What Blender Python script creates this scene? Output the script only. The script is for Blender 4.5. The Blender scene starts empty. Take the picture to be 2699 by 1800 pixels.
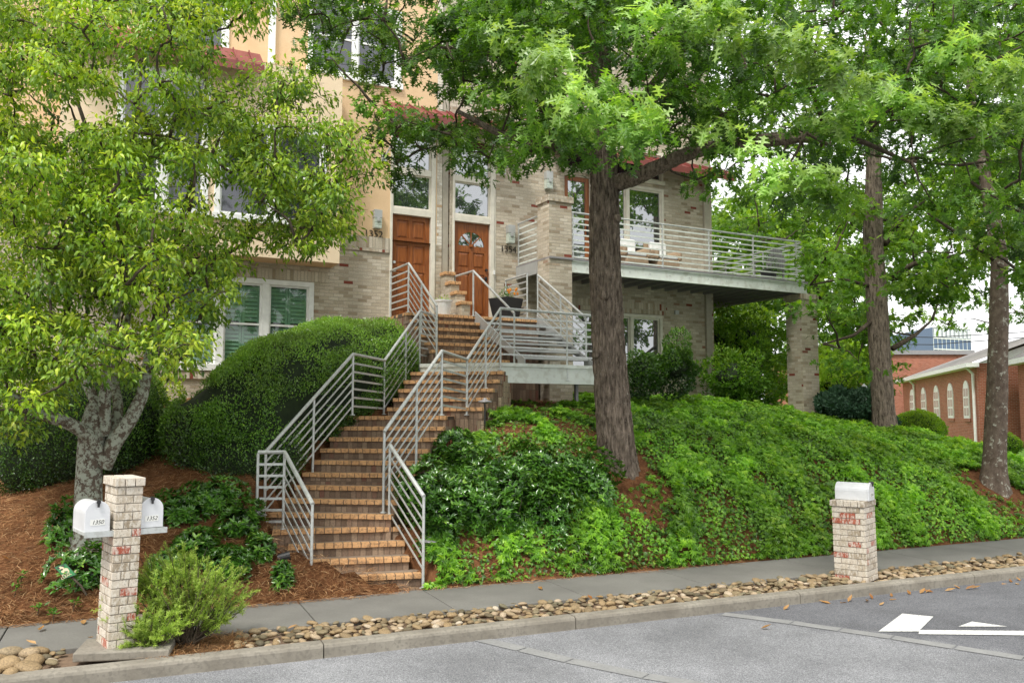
import bpy, math, random
import numpy as np
from mathutils import Vector, noise
random.seed(7); rng = np.random.default_rng(7)
scn = bpy.context.scene
COL = scn.collection
# ------------------------------------------------------------------ camera model (metres, camera above the street)
FPX, CXP, CYP, EYE = 2250.0, 1349.5, 900.0, 2.17
TH = math.atan(192 / 2250.0); CT, ST = math.cos(TH), math.sin(TH)
def ray(px, py):
    a = (px - CXP) / FPX; b = -(py - CYP) / FPX
    y = CT - b * ST; z = ST + b * CT
    return (a / y, 1.0, z / y)
def atY(px, py, Y):
    r = ray(px, py); return Vector((r[0] * Y, Y, EYE + r[2] * Y))
def atZ(px, py, z):
    r = ray(px, py); t = (z - EYE) / r[2]; return Vector((r[0] * t, t, z))
D1 = Vector((4220, 2250, 0)).normalized(); D2 = Vector((-D1.y, D1.x, 0)); UP = Vector((0, 0, 1))
V0 = 17.3
def H(u, v, z): return D1 * u + D2 * v + UP * z
def fz(px, py, V=V0):
    r = Vector(ray(px, py)); t = V / (r.x * D2.x + r.y * D2.y)
    p = r * t; return (p.x * D1.x + p.y * D1.y, EYE + p.z)
SV = Vector((0.915, 0.4035, 0)); NV = Vector((-0.4035, 0.915, 0)); S0 = Vector((0, 9.1, 0))
def S(s, n, z=0.0): return S0 + SV * s + NV * n + UP * z

# ------------------------------------------------------------------ materials
def nodes(name):
    m = bpy.data.materials.new(name); m.use_nodes = True
    nt = m.node_tree; b = nt.nodes['Principled BSDF']; return m, nt, b
def N(nt, t, **kw):
    n = nt.nodes.new(t)
    for k, v in kw.items():
        if k.startswith('i_'): n.inputs[k[2:].replace('_', ' ')].default_value = v
        else: setattr(n, k, v)
    return n
def ramp(nt, stops, interp='LINEAR'):
    r = nt.nodes.new('ShaderNodeValToRGB'); cr = r.color_ramp; cr.interpolation = interp
    while len(cr.elements) < len(stops): cr.elements.new(0.5)
    for e, (p, c) in zip(cr.elements, stops):
        e.position = p; e.color = (c[0], c[1], c[2], 1) if hasattr(c, '__len__') else (c, c, c, 1)
    return r
def mixc(nt, a, b, fac, mode='MIX'):
    m = nt.nodes.new('ShaderNodeMix'); m.data_type = 'RGBA'; m.blend_type = mode
    for s, v in ((m.inputs[0], fac), (m.inputs[6], a), (m.inputs[7], b)):
        if hasattr(v, 'links'): nt.links.new(v, s)
        elif hasattr(v, '__len__'): s.default_value = (v[0], v[1], v[2], 1)
        else: s.default_value = v
    return m.outputs[2]
def bump(nt, b, h, strength=0.3, dist=0.01):
    bp = nt.nodes.new('ShaderNodeBump'); bp.inputs['Strength'].default_value = strength
    bp.inputs['Distance'].default_value = dist
    nt.links.new(h, bp.inputs['Height']); nt.links.new(bp.outputs[0], b.inputs['Normal'])
def mat_noise(name, c1, c2, scale=5, rough=.7, metal=0, bs=0.2, bd=.01, detail=6, c3=None, s2=60, m2=.35, spec=.5, coords='Object'):
    m, nt, b = nodes(name)
    tc = N(nt, 'ShaderNodeTexCoord')
    n1 = N(nt, 'ShaderNodeTexNoise', i_Scale=scale, i_Detail=detail, i_Roughness=.6)
    nt.links.new(tc.outputs[coords], n1.inputs['Vector'])
    r = ramp(nt, [(.3, c1), (.7, c2)]); nt.links.new(n1.outputs['Fac'], r.inputs[0])
    n2 = N(nt, 'ShaderNodeTexNoise', i_Scale=s2, i_Detail=3)
    nt.links.new(tc.outputs[coords], n2.inputs['Vector'])
    out = r.outputs[0]
    if c3 is not None:
        r2 = ramp(nt, [(.5, 0), (.62, 1)]); nt.links.new(n2.outputs['Fac'], r2.inputs[0])
        mm = N(nt, 'ShaderNodeMath', operation='MULTIPLY'); nt.links.new(r2.outputs[0], mm.inputs[0]); mm.inputs[1].default_value = m2
        out = mixc(nt, out, c3, mm.outputs[0])
    nt.links.new(out, b.inputs['Base Color'])
    b.inputs['Roughness'].default_value = rough; b.inputs['Metallic'].default_value = metal
    b.inputs['Specular IOR Level'].default_value = spec
    if bs: bump(nt, b, n2.outputs['Fac'], bs, bd)
    return m
def mat_brick(name, stops, mortar=(.42, .37, .30), bw=.205, rh=.072, ms=.006, swap=False, offs=.5, dirt=.5):
    m, nt, b = nodes(name)
    uv = N(nt, 'ShaderNodeUVMap', uv_map='UVMap')
    src = uv.outputs[0]
    if swap:
        sp = N(nt, 'ShaderNodeSeparateXYZ'); cb = N(nt, 'ShaderNodeCombineXYZ')
        nt.links.new(src, sp.inputs[0]); nt.links.new(sp.outputs[1], cb.inputs[0]); nt.links.new(sp.outputs[0], cb.inputs[1]); src = cb.outputs[0]
    br = N(nt, 'ShaderNodeTexBrick', offset=offs)
    br.inputs['Scale'].default_value = 1; br.inputs['Brick Width'].default_value = bw; br.inputs['Row Height'].default_value = rh
    br.inputs['Mortar Size'].default_value = ms; br.inputs['Mortar Smooth'].default_value = .3
    br.inputs['Color1'].default_value = (0, 0, 0, 1); br.inputs['Color2'].default_value = (1, 1, 1, 1); br.inputs['Mortar'].default_value = (.5, .5, .5, 1)
    # slightly wobble the joints
    wn = N(nt, 'ShaderNodeTexNoise', i_Scale=14, i_Detail=2); nt.links.new(src, wn.inputs['Vector'])
    va = N(nt, 'ShaderNodeVectorMath', operation='MULTIPLY_ADD'); nt.links.new(wn.outputs['Color'], va.inputs[0]); va.inputs[1].default_value = (.006, .006, 0)
    nt.links.new(src, va.inputs[2]); nt.links.new(va.outputs[0], br.inputs['Vector'])
    r = ramp(nt, stops); nt.links.new(br.outputs['Color'], r.inputs[0])
    n2 = N(nt, 'ShaderNodeTexNoise', i_Scale=45, i_Detail=5, i_Roughness=.7); nt.links.new(src, n2.inputs['Vector'])
    rr = ramp(nt, [(.3, .72), (.7, 1.18)]); nt.links.new(n2.outputs['Fac'], rr.inputs[0])
    c = mixc(nt, r.outputs[0], rr.outputs[0], 1.0, 'MULTIPLY')
    n3 = N(nt, 'ShaderNodeTexNoise', i_Scale=1.1, i_Detail=4); nt.links.new(src, n3.inputs['Vector'])
    r3 = ramp(nt, [(.3, 1 - .35 * dirt), (.65, 1.05)]); nt.links.new(n3.outputs['Fac'], r3.inputs[0])
    c = mixc(nt, c, r3.outputs[0], 1.0, 'MULTIPLY')
    c = mixc(nt, c, mortar, br.outputs['Fac'])
    nt.links.new(c, b.inputs['Base Color']); b.inputs['Roughness'].default_value = .9; b.inputs['Specular IOR Level'].default_value = .2
    inv = N(nt, 'ShaderNodeMath', operation='MULTIPLY_ADD'); inv.inputs[1].default_value = -1.0
    nt.links.new(br.outputs['Fac'], inv.inputs[0])
    sc2 = N(nt, 'ShaderNodeMath', operation='MULTIPLY'); sc2.inputs[1].default_value = .45; nt.links.new(n2.outputs['Fac'], sc2.inputs[0])
    nt.links.new(sc2.outputs[0], inv.inputs[2])
    bump(nt, b, inv.outputs[0], .9, .008)
    return m
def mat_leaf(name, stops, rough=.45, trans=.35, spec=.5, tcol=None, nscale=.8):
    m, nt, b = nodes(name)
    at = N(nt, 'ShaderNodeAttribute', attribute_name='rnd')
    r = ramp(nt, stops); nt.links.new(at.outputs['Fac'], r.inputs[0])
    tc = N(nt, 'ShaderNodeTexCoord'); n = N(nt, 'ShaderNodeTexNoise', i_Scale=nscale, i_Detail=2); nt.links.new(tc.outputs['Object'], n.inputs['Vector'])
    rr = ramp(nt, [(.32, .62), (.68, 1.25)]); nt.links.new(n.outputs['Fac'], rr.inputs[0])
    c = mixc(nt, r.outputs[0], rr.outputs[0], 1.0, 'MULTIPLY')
    nt.links.new(c, b.inputs['Base Color']); b.inputs['Roughness'].default_value = rough
    b.inputs['Specular IOR Level'].default_value = spec
    t = N(nt, 'ShaderNodeBsdfTranslucent')
    tcc = mixc(nt, c, tcol or (1.5, 1.45, .45), 1.0, 'MULTIPLY'); nt.links.new(tcc, t.inputs['Color'])
    mx = N(nt, 'ShaderNodeMixShader'); mx.inputs[0].default_value = trans
    nt.links.new(b.outputs[0], mx.inputs[1]); nt.links.new(t.outputs[0], mx.inputs[2])
    nt.links.new(mx.outputs[0], nt.nodes['Material Output'].inputs['Surface'])
    return m
def mat_glass(name, col=(.015, .02, .02), refl=.3, rough=.01, see=False):
    m, nt, b = nodes(name)
    g = N(nt, 'ShaderNodeBsdfGlossy'); g.inputs['Roughness'].default_value = rough; g.inputs['Color'].default_value = (.95, .97, 1, 1)
    tc = N(nt, 'ShaderNodeTexCoord'); n = N(nt, 'ShaderNodeTexNoise', i_Scale=1.3, i_Detail=1); nt.links.new(tc.outputs['Object'], n.inputs['Vector'])
    bp = N(nt, 'ShaderNodeBump'); bp.inputs['Strength'].default_value = .08; bp.inputs['Distance'].default_value = .05
    nt.links.new(n.outputs['Fac'], bp.inputs['Height']); nt.links.new(bp.outputs[0], g.inputs['Normal'])
    mx = N(nt, 'ShaderNodeMixShader'); mx.inputs[0].default_value = refl
    if see:
        t = N(nt, 'ShaderNodeBsdfTransparent'); t.inputs['Color'].default_value = (.93, .97, .95, 1); base = t.outputs[0]
    else:
        b.inputs['Base Color'].default_value = (*col, 1); b.inputs['Roughness'].default_value = .2; base = b.outputs[0]
    nt.links.new(base, mx.inputs[1]); nt.links.new(g.outputs[0], mx.inputs[2])
    nt.links.new(mx.outputs[0], nt.nodes['Material Output'].inputs['Surface'])
    return m
def mat_bark(name, dark, light, lichen=None, scale=9, stretch=.16, strength=1.0, lich=.5, patch=3.0):
    m, nt, b = nodes(name)
    tc = N(nt, 'ShaderNodeTexCoord'); mp = N(nt, 'ShaderNodeMapping'); mp.inputs['Scale'].default_value = (1, 1, stretch)
    nt.links.new(tc.outputs['Object'], mp.inputs[0])
    n = N(nt, 'ShaderNodeTexNoise', i_Scale=scale * 2, i_Detail=8, i_Roughness=.7); nt.links.new(mp.outputs[0], n.inputs['Vector'])
    r = ramp(nt, [(.34, dark), (.66, light)]); nt.links.new(n.outputs['Fac'], r.inputs[0]); c = r.outputs[0]
    if lichen is not None:
        n3 = N(nt, 'ShaderNodeTexNoise', i_Scale=patch * 3, i_Detail=8, i_Roughness=.75); nt.links.new(tc.outputs['Object'], n3.inputs['Vector'])
        r3 = ramp(nt, [(lich, 0), (lich + .05, 1)]); nt.links.new(n3.outputs['Fac'], r3.inputs[0])
        c = mixc(nt, c, lichen, r3.outputs[0])
    nt.links.new(c, b.inputs['Base Color']); b.inputs['Roughness'].default_value = .95; b.inputs['Specular IOR Level'].default_value = .15
    bump(nt, b, n.outputs['Fac'], strength, .03)
    return m
def solid(name, c, rough=.6, metal=0, bs=.05): return mat_noise(name, tuple(x * .88 for x in c), tuple(min(1, x * 1.08) for x in c), 7, rough, metal, bs, .003)

BEIGE = [(0, (.36, .29, .20)), (.2, (.48, .41, .31)), (.45, (.60, .53, .42)), (.7, (.53, .45, .34)), (.9, (.68, .61, .50)), (.975, (.44, .34, .24)), (.982, (.26, .07, .045)), (1, (.22, .06, .04))]
CREAM = [(0, (.56, .50, .40)), (.3, (.66, .60, .50)), (.6, (.74, .69, .59)), (.88, (.80, .76, .68)), (.96, (.58, .44, .30)), (1, (.5, .34, .2))]
PILL = [(0, (.44, .37, .29)), (.3, (.60, .52, .43)), (.6, (.72, .66, .58)), (.82, (.78, .73, .66)), (.86, (.46, .15, .09)), (1, (.36, .10, .06))]
STEPB = [(0, (.17, .115, .08)), (.4, (.27, .185, .13)), (.75, (.36, .26, .18)), (.92, (.25, .16, .11)), (1, (.23, .11, .08))]
M = {}
M['brick'] = mat_brick('tan brick', BEIGE)
M['brickc'] = mat_brick('cream brick', CREAM, (.55, .5, .42))
M['soldier'] = mat_brick('soldier brick', BEIGE, bw=.30, rh=.072, ms=.007, swap=True, offs=0)
M['pillar'] = mat_brick('pillar brick', PILL, (.52, .47, .40), bw=.205, rh=.076, ms=.007)
M['riser'] = mat_brick('riser brick', STEPB, (.15, .11, .08), bw=.30, rh=.078, ms=.005, swap=True, offs=0, dirt=.8)
M['side'] = mat_brick('stair side brick', [(0, (.30, .23, .15)), (.5, (.42, .34, .23)), (.9, (.36, .28, .18)), (.97, (.24, .10, .06)), (1, (.24, .09, .06))], (.16, .13, .10), bw=.19, rh=.075, ms=.006, swap=True, offs=.5, dirt=.9)
M['redbrick'] = mat_brick('red brick', [(0, (.33, .10, .055)), (.5, (.46, .165, .10)), (1, (.38, .125, .075))], (.42, .32, .27), bw=.22, rh=.085, ms=.008)
M['nosing'] = mat_noise('orange paver brick', (.50, .27, .12), (.68, .40, .19), 6, .85, 0, .4, .005, c3=(.22, .14, .08), s2=26, m2=.65)
M['mortar'] = mat_noise('dark mortar', (.09, .07, .05), (.16, .12, .09), 12, .95)
M['tread'] = mat_noise('brick tread', (.20, .15, .11), (.30, .23, .17), 9, .9, c3=(.14, .11, .07), s2=30)
M['stucco'] = mat_noise('tan stucco', (.66, .46, .265), (.75, .54, .33), 2, .9, 0, .8, .008, s2=110)
M['stucco2'] = mat_noise('light stucco', (.74, .58, .39), (.81, .65, .46), 2, .9, 0, .7, .008, s2=110)
M['white'] = solid('white window paint', (.82, .82, .80), .45)
M['trim'] = solid('cream trim paint', (.70, .66, .56), .5)
M['beigemetal'] = solid('beige downspout metal', (.38, .34, .27), .5)
M['glass'] = mat_glass('window glass', refl=.34)
M['glassd'] = mat_glass('dark screened glass', (.03, .03, .045), refl=.07, rough=.05)
M['glasssee'] = mat_glass('clear window glass', refl=.07, see=True)
M['shutter'] = solid('green shutter paint', (.15, .29, .19), .6)
M['interior'] = solid('dark interior', (.02, .02, .02), .9)
def wood():
    m, nt, b = nodes('stained door wood'); tc = N(nt, 'ShaderNodeTexCoord'); mp = N(nt, 'ShaderNodeMapping'); mp.inputs['Scale'].default_value = (6, 6, .6)
    nt.links.new(tc.outputs['Object'], mp.inputs[0]); n = N(nt, 'ShaderNodeTexNoise', i_Scale=6, i_Detail=8); nt.links.new(mp.outputs[0], n.inputs['Vector'])
    r = ramp(nt, [(.3, (.17, .045, .010)), (.7, (.33, .105, .022))]); nt.links.new(n.outputs['Fac'], r.inputs[0]); nt.links.new(r.outputs[0], b.inputs['Base Color'])
    b.inputs['Roughness'].default_value = .35; return m
M['wood'] = wood()
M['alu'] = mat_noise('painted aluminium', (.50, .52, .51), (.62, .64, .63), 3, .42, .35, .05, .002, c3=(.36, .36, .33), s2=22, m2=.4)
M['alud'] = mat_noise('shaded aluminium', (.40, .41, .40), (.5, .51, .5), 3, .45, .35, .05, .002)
M['steelw'] = mat_noise('pale painted steel', (.60, .64, .59), (.72, .76, .71), 1.5, .5, 0, .05, .002, c3=(.45, .45, .38), s2=7, m2=.45)
M['darkmetal'] = solid('black metal', (.02, .02, .022), .45)
M['bronze'] = solid('bronze numerals', (.06, .05, .04), .5, .3)
M['mailbox'] = mat_noise('galvanised mailbox', (.64, .65, .67), (.76, .77, .79), 3, .4, .25, .05, .002)
M['sticker'] = solid('white sticker', (.8, .8, .76), .5)
M['ink'] = solid('black ink', (.01, .01, .01), .5)
M['redmetal'] = mat_noise('red standing seam metal', (.16, .035, .03), (.25, .065, .055), 2, .5, 0, 0, .002)
M['greymetal'] = solid('grey steel', (.30, .29, .30), .5, .3)
M['concrete'] = mat_noise('sidewalk concrete', (.135, .13, .118), (.205, .198, .18), 1.2, .9, 0, .3, .004, c3=(.13, .125, .11), s2=50, m2=.4, detail=8)
M['kerb'] = mat_noise('kerb concrete', (.17, .15, .12), (.29, .265, .22), 2.5, .9, 0, .6, .006, c3=(.16, .145, .12), s2=28, m2=.6, detail=9)
def asphalt():
    m, nt, b = nodes('asphalt'); tc = N(nt, 'ShaderNodeTexCoord')
    v = N(nt, 'ShaderNodeTexVoronoi', i_Scale=150); nt.links.new(tc.outputs['Object'], v.inputs['Vector'])
    r = ramp(nt, [(0, (.12, .123, .132)), (.35, (.21, .214, .225)), (.75, (.28, .284, .295)), (1, (.42, .42, .435))])
    sp = N(nt, 'ShaderNodeSeparateColor'); nt.links.new(v.outputs['Color'], sp.inputs[0]); nt.links.new(sp.outputs[0], r.inputs[0])
    n = N(nt, 'ShaderNodeTexNoise', i_Scale=.7, i_Detail=6, i_Roughness=.65); nt.links.new(tc.outputs['Object'], n.inputs['Vector'])
    rr = ramp(nt, [(.35, .70), (.7, 1.15)]); nt.links.new(n.outputs['Fac'], rr.inputs[0])
    c = mixc(nt, r.outputs[0], rr.outputs[0], 1, 'MULTIPLY')
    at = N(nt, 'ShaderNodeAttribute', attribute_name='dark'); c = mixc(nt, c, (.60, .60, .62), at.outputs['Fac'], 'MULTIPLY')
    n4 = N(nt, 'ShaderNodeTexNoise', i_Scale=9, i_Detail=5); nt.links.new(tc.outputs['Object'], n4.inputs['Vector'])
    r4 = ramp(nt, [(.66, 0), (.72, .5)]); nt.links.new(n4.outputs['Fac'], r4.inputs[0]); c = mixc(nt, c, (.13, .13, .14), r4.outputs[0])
    nt.links.new(c, b.inputs['Base Color']); b.inputs['Roughness'].default_value = .92; b.inputs['Specular IOR Level'].default_value = .25
    bump(nt, b, v.outputs['Distance'], .5, .004); return m
M['asphalt'] = asphalt()
M['paver'] = mat_noise('crossing pavers', (.20, .20, .20), (.28, .28, .275), 4, .9, 0, .3, .003, c3=(.15, .15, .145), s2=40)
M['paint'] = mat_noise('road paint', (.66, .66, .63), (.80, .80, .77), 5, .75, 0, .3, .003, c3=(.25, .25, .25), s2=38, m2=.75)
M['soil'] = mat_noise('pine straw soil', (.10, .045, .02), (.20, .095, .045), 6, .95, 0, .6, .02, c3=(.26, .13, .06), s2=40, m2=.6)
M['dirt'] = mat_noise('bare dirt', (.13, .085, .055), (.24, .16, .10), 6, .95, 0, .6, .01, c3=(.09, .06, .04), s2=50)
M['lawn'] = mat_noise('lawn', (.07, .15, .02), (.13, .24, .04), 3, .95, 0, .5, .02, s2=60)
M['stone'] = None
def stone():
    m, nt, b = nodes('river stone'); oi = N(nt, 'ShaderNodeObjectInfo'); at = N(nt, 'ShaderNodeAttribute', attribute_name='rnd')
    ad = N(nt, 'ShaderNodeMath', operation='ADD'); nt.links.new(oi.outputs['Random'], ad.inputs[0]); nt.links.new(at.outputs['Fac'], ad.inputs[1])
    fr = N(nt, 'ShaderNodeMath', operation='FRACT'); nt.links.new(ad.outputs[0], fr.inputs[0])
    r = ramp(nt, [(0, (.10, .085, .05)), (.2, (.24, .17, .09)), (.45, (.34, .235, .12)), (.6, (.17, .15, .09)), (.8, (.37, .27, .16)), (.93, (.42, .32, .21)), (1, (.54, .46, .35))]); nt.links.new(fr.outputs[0], r.inputs[0])
    tc = N(nt, 'ShaderNodeTexCoord'); n = N(nt, 'ShaderNodeTexNoise', i_Scale=14, i_Detail=7); nt.links.new(tc.outputs['Object'], n.inputs['Vector'])
    rr = ramp(nt, [(.3, .55), (.7, 1.2)]); nt.links.new(n.outputs['Fac'], rr.inputs[0]); c = mixc(nt, r.outputs[0], rr.outputs[0], 1, 'MULTIPLY')
    nt.links.new(c, b.inputs['Base Color']); b.inputs['Roughness'].default_value = .75; bump(nt, b, n.outputs['Fac'], .35, .02); return m
M['stone'] = stone()
M['oakbark'] = mat_bark('oak bark', (.035, .026, .019), (.30, .24, .19), (.44, .42, .37), 12, .22, 1.0, .60, 14)
M['cherrybark'] = mat_bark('cherry bark with lichen', (.075, .055, .042), (.17, .135, .105), (.34, .36, .30), 6, 1.2, .7, .47, 5.5)
M['sycbark'] = mat_bark('sycamore bark', (.09, .065, .05), (.20, .155, .12), (.42, .41, .34), 5, .6, .8, .56, 3.0)
M['branch'] = mat_bark('branch bark', (.035, .028, .02), (.12, .095, .07), None, 9, .5, .5)
M['oakleaf'] = mat_leaf('pin oak leaf', [(0, (.030, .085, .008)), (.4, (.085, .205, .016)), (.75, (.19, .36, .045)), (1, (.40, .58, .19))], .36, .44, .6)
M['oakleafd'] = mat_leaf('background oak leaf', [(0, (.050, .13, .010)), (.5, (.12, .26, .02)), (1, (.30, .46, .05))], .5, .48, .4)
M['cherryleaf'] = mat_leaf('cherry leaf', [(0, (.045, .11, .010)), (.35, (.14, .27, .018)), (.72, (.30, .45, .030)), (1, (.55, .66, .07))], .40, .36, .5)
M['hedgeleaf'] = mat_leaf('holly hedge leaf', [(0, (.018, .06, .006)), (.4, (.06, .16, .014)), (.75, (.14, .31, .025)), (1, (.28, .48, .06))], .3, .25, .8, nscale=1.5)
M['ivyleaf'] = mat_leaf('ivy leaf', [(0, (.03, .095, .010)), (.35, (.11, .27, .02)), (.75, (.24, .48, .035)), (1, (.42, .64, .07))], .40, .36, .6, nscale=.9)
M['shrubleaf'] = mat_leaf('glossy shrub leaf', [(0, (.02, .07, .010)), (.5, (.065, .18, .020)), (.9, (.14, .31, .035)), (1, (.26, .45, .06))], .26, .22, .8)
M['rosemary'] = mat_leaf('rosemary needles', [(0, (.15, .25, .03)), (.5, (.30, .45, .06)), (1, (.52, .66, .15))], .5, .3, .4, nscale=3)
M['juniper'] = mat_leaf('juniper needles', [(0, (.015, .05, .025)), (1, (.06, .14, .07))], .6, .1)
M['straw'] = mat_leaf('pine needles', [(0, (.13, .055, .022)), (.45, (.34, .16, .065)), (.8, (.50, .28, .125)), (1, (.66, .44, .24))], .6, .1, .3, (1, 1, 1), 2.0)
M['deadleaf'] = mat_leaf('dead leaf', [(0, (.30, .12, .03)), (.5, (.48, .25, .08)), (1, (.62, .42, .2))], .5, .2, .4, (1, 1, 1))
M['flower'] = solid('orange pansy petals', (.85, .30, .02), .5)
M['wicker'] = mat_noise('wicker', (.25, .17, .10), (.45, .33, .22), 40, .8, 0, .8, .01)
M['roofing'] = mat_noise('grey shingles', (.16, .15, .14), (.27, .25, .235), 3, .9, 0, .5, .02, c3=(.12, .11, .10), s2=25)
M['bluepanel'] = solid('blue facade panel', (.10, .15, .26), .5)

# ------------------------------------------------------------------ mesh helpers
def mesh_np(name, V, F, mat, parent=None, origin=None, smooth=False, rnd=None, uv=True, dark=None):
    V = np.asarray(V, dtype=np.float32).reshape(-1, 3)
    me = bpy.data.meshes.new(name)
    if isinstance(F, tuple): loops, counts = F
    else:
        counts = np.array([len(f) for f in F], dtype=np.int32); loops = np.array([i for f in F for i in f], dtype=np.int32)
    starts = np.concatenate([[0], np.cumsum(counts)[:-1]]).astype(np.int32)
    me.vertices.add(len(V)); me.loops.add(len(loops)); me.polygons.add(len(counts))
    me.loops.foreach_set('vertex_index', loops.astype(np.int32)); me.polygons.foreach_set('loop_start', starts)
    W = V.copy()
    org = Vector((0, 0, 0))
    if parent is not None: org = ORG[parent.name]
    elif origin is not None: org = Vector(origin)
    V = V - np.array(org, dtype=np.float32)
    me.vertices.foreach_set('co', V.ravel())
    me.update(calc_edges=True)
    me.polygons.foreach_set('use_smooth', np.full(len(counts), bool(smooth)))
    if rnd is not None:
        a = me.attributes.new('rnd', 'FLOAT', 'POINT'); a.data.foreach_set('value', np.asarray(rnd, dtype=np.float32))
    if dark is not None:
        a = me.attributes.new('dark', 'FLOAT', 'POINT'); a.data.foreach_set('value', np.asarray(dark, dtype=np.float32))
    if uv:
        nrm = np.zeros(len(counts) * 3, dtype=np.float32); me.polygons.foreach_get('normal', nrm); nrm = nrm.reshape(-1, 3)
        ln = np.repeat(nrm, counts, axis=0); P = W[loops]
        t = np.stack([-ln[:, 1], ln[:, 0], np.zeros(len(ln))], 1); tl = np.linalg.norm(t, axis=1); hor = tl < .6
        t[hor] = np.array(D1); tl[hor] = 1; t /= tl[:, None]
        u = (P * t).sum(1); v = P[:, 2].copy(); v[hor] = (P[hor] * np.array(D2)).sum(1)
        l = me.uv_layers.new(name='UVMap'); l.data.foreach_set('uv', np.stack([u, v], 1).astype(np.float32).ravel())
    me.validate(verbose=False)
    me.materials.append(mat)
    o = bpy.data.objects.new(name, me); COL.objects.link(o)
    if parent is not None: o.parent = parent; ORG[o.name] = org
    else: o.location = org; ORG[o.name] = org
    return o
ORG = {}
class MB:
    def __init__(s): s.v = []; s.f = []; s.r = []
    def add(s, vs, fs, r=0.0):
        k = len(s.v); s.v += [tuple(v) for v in vs]; s.f += [[i + k for i in f] for f in fs]; s.r += [r] * len(vs)
    def box8(s, p, r=0.0): s.add(p, [(0, 3, 2, 1), (4, 5, 6, 7), (0, 1, 5, 4), (1, 2, 6, 5), (2, 3, 7, 6), (3, 0, 4, 7)], r)
    def box(s, c, ax, ay, az, r=0.0):   # centre and three half-extent vectors
        c = Vector(c); s.box8([c - ax - ay - az, c + ax - ay - az, c + ax + ay - az, c - ax + ay - az, c - ax - ay + az, c + ax - ay + az, c + ax + ay + az, c - ax + ay + az], r)
    def hb(s, u0, u1, v0, v1, z0, z1, r=0.0):   # house-frame box
        s.box8([H(u0, v0, z0), H(u1, v0, z0), H(u1, v1, z0), H(u0, v1, z0), H(u0, v0, z1), H(u1, v0, z1), H(u1, v1, z1), H(u0, v1, z1)], r)
    def sb(s, s0, s1, n0, n1, z0, z1, r=0.0):   # street-frame box
        s.box8([S(s0, n0, z0), S(s1, n0, z0), S(s1, n1, z0), S(s0, n1, z0), S(s0, n0, z1), S(s1, n0, z1), S(s1, n1, z1), S(s0, n1, z1)], r)
    def prism(s, pts, z0, z1, r=0.0):
        n = len(pts); vs = [(p[0], p[1], z0) for p in pts] + [(p[0], p[1], z1) for p in pts]
        s.add(vs, [tuple(range(n))[::-1], tuple(range(n, 2 * n))] + [(i, (i + 1) % n, n + (i + 1) % n, n + i) for i in range(n)], r)
    def tube(s, pts, rad, k=8, r=0.0, cap=True):
        pts = [Vector(p) for p in pts]; n = len(pts)
        if not hasattr(rad, '__len__'): rad = [rad] * n
        base = len(s.v); prev = None
        for i, p in enumerate(pts):
            t = (pts[min(i + 1, n - 1)] - pts[max(i - 1, 0)])
            t = t.normalized() if t.length > 1e-9 else Vector((0, 0, 1))
            if prev is None: a = t.cross(Vector((0, 0, 1)) if abs(t.z) < .9 else Vector((1, 0, 0))).normalized()
            else: a = (prev - t * prev.dot(t)).normalized()
            prev = a; b = t.cross(a)
            for j in range(k):
                an = 2 * math.pi * j / k; s.v.append(tuple(p + (a * math.cos(an) + b * math.sin(an)) * rad[i])); s.r.append(r)
        for i in range(n - 1):
            for j in range(k):
                s.f.append([base + i * k + j, base + i * k + (j + 1) % k, base + (i + 1) * k + (j + 1) % k, base + (i + 1) * k + j])
        if cap: s.f.append([base + j for j in range(k)][::-1]); s.f.append([base + (n - 1) * k + j for j in range(k)])
    def lathe(s, c, prof, k=20, r=0.0, ax=None):
        c = Vector(c); base = len(s.v)
        for (rr, z) in prof:
            for j in range(k):
                an = 2 * math.pi * j / k; s.v.append(tuple(c + Vector((rr * math.cos(an), rr * math.sin(an), z)))); s.r.append(r)
        for i in range(len(prof) - 1):
            for j in range(k):
                s.f.append([base + i * k + j, base + i * k + (j + 1) % k, base + (i + 1) * k + (j + 1) % k, base + (i + 1) * k + j])
        s.f.append([base + j for j in range(k)][::-1]); s.f.append([base + (len(prof) - 1) * k + j for j in range(k)])
    def build(s, name, mat, parent=None, smooth=False, origin=None, bev=0, rnd=False):
        if parent is None and origin is None:
            a = np.array(s.v); origin = (float((a[:, 0].min() + a[:, 0].max()) / 2), float((a[:, 1].min() + a[:, 1].max()) / 2), float(a[:, 2].min()))
        o = mesh_np(name, s.v, s.f, mat, parent, origin, smooth, rnd=s.r if rnd else None)
        if bev:
            m = o.modifiers.new('Bevel', 'BEVEL'); m.width = bev; m.segments = 2; m.limit_method = 'ANGLE'
        return o
def thing(name, label, cat, loc, group=None):
    o = bpy.data.objects.new(name, None); COL.objects.link(o); o.location = Vector(loc); ORG[o.name] = Vector(loc)
    o['label'] = label; o['category'] = cat; o.empty_display_size = .1
    if group: o['group'] = group
    return o
def tag(o, label, cat, group=None, kind=None):
    if label: o['label'] = label
    if cat: o['category'] = cat
    if group: o['group'] = group
    if kind: o['kind'] = kind
    return o
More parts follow.
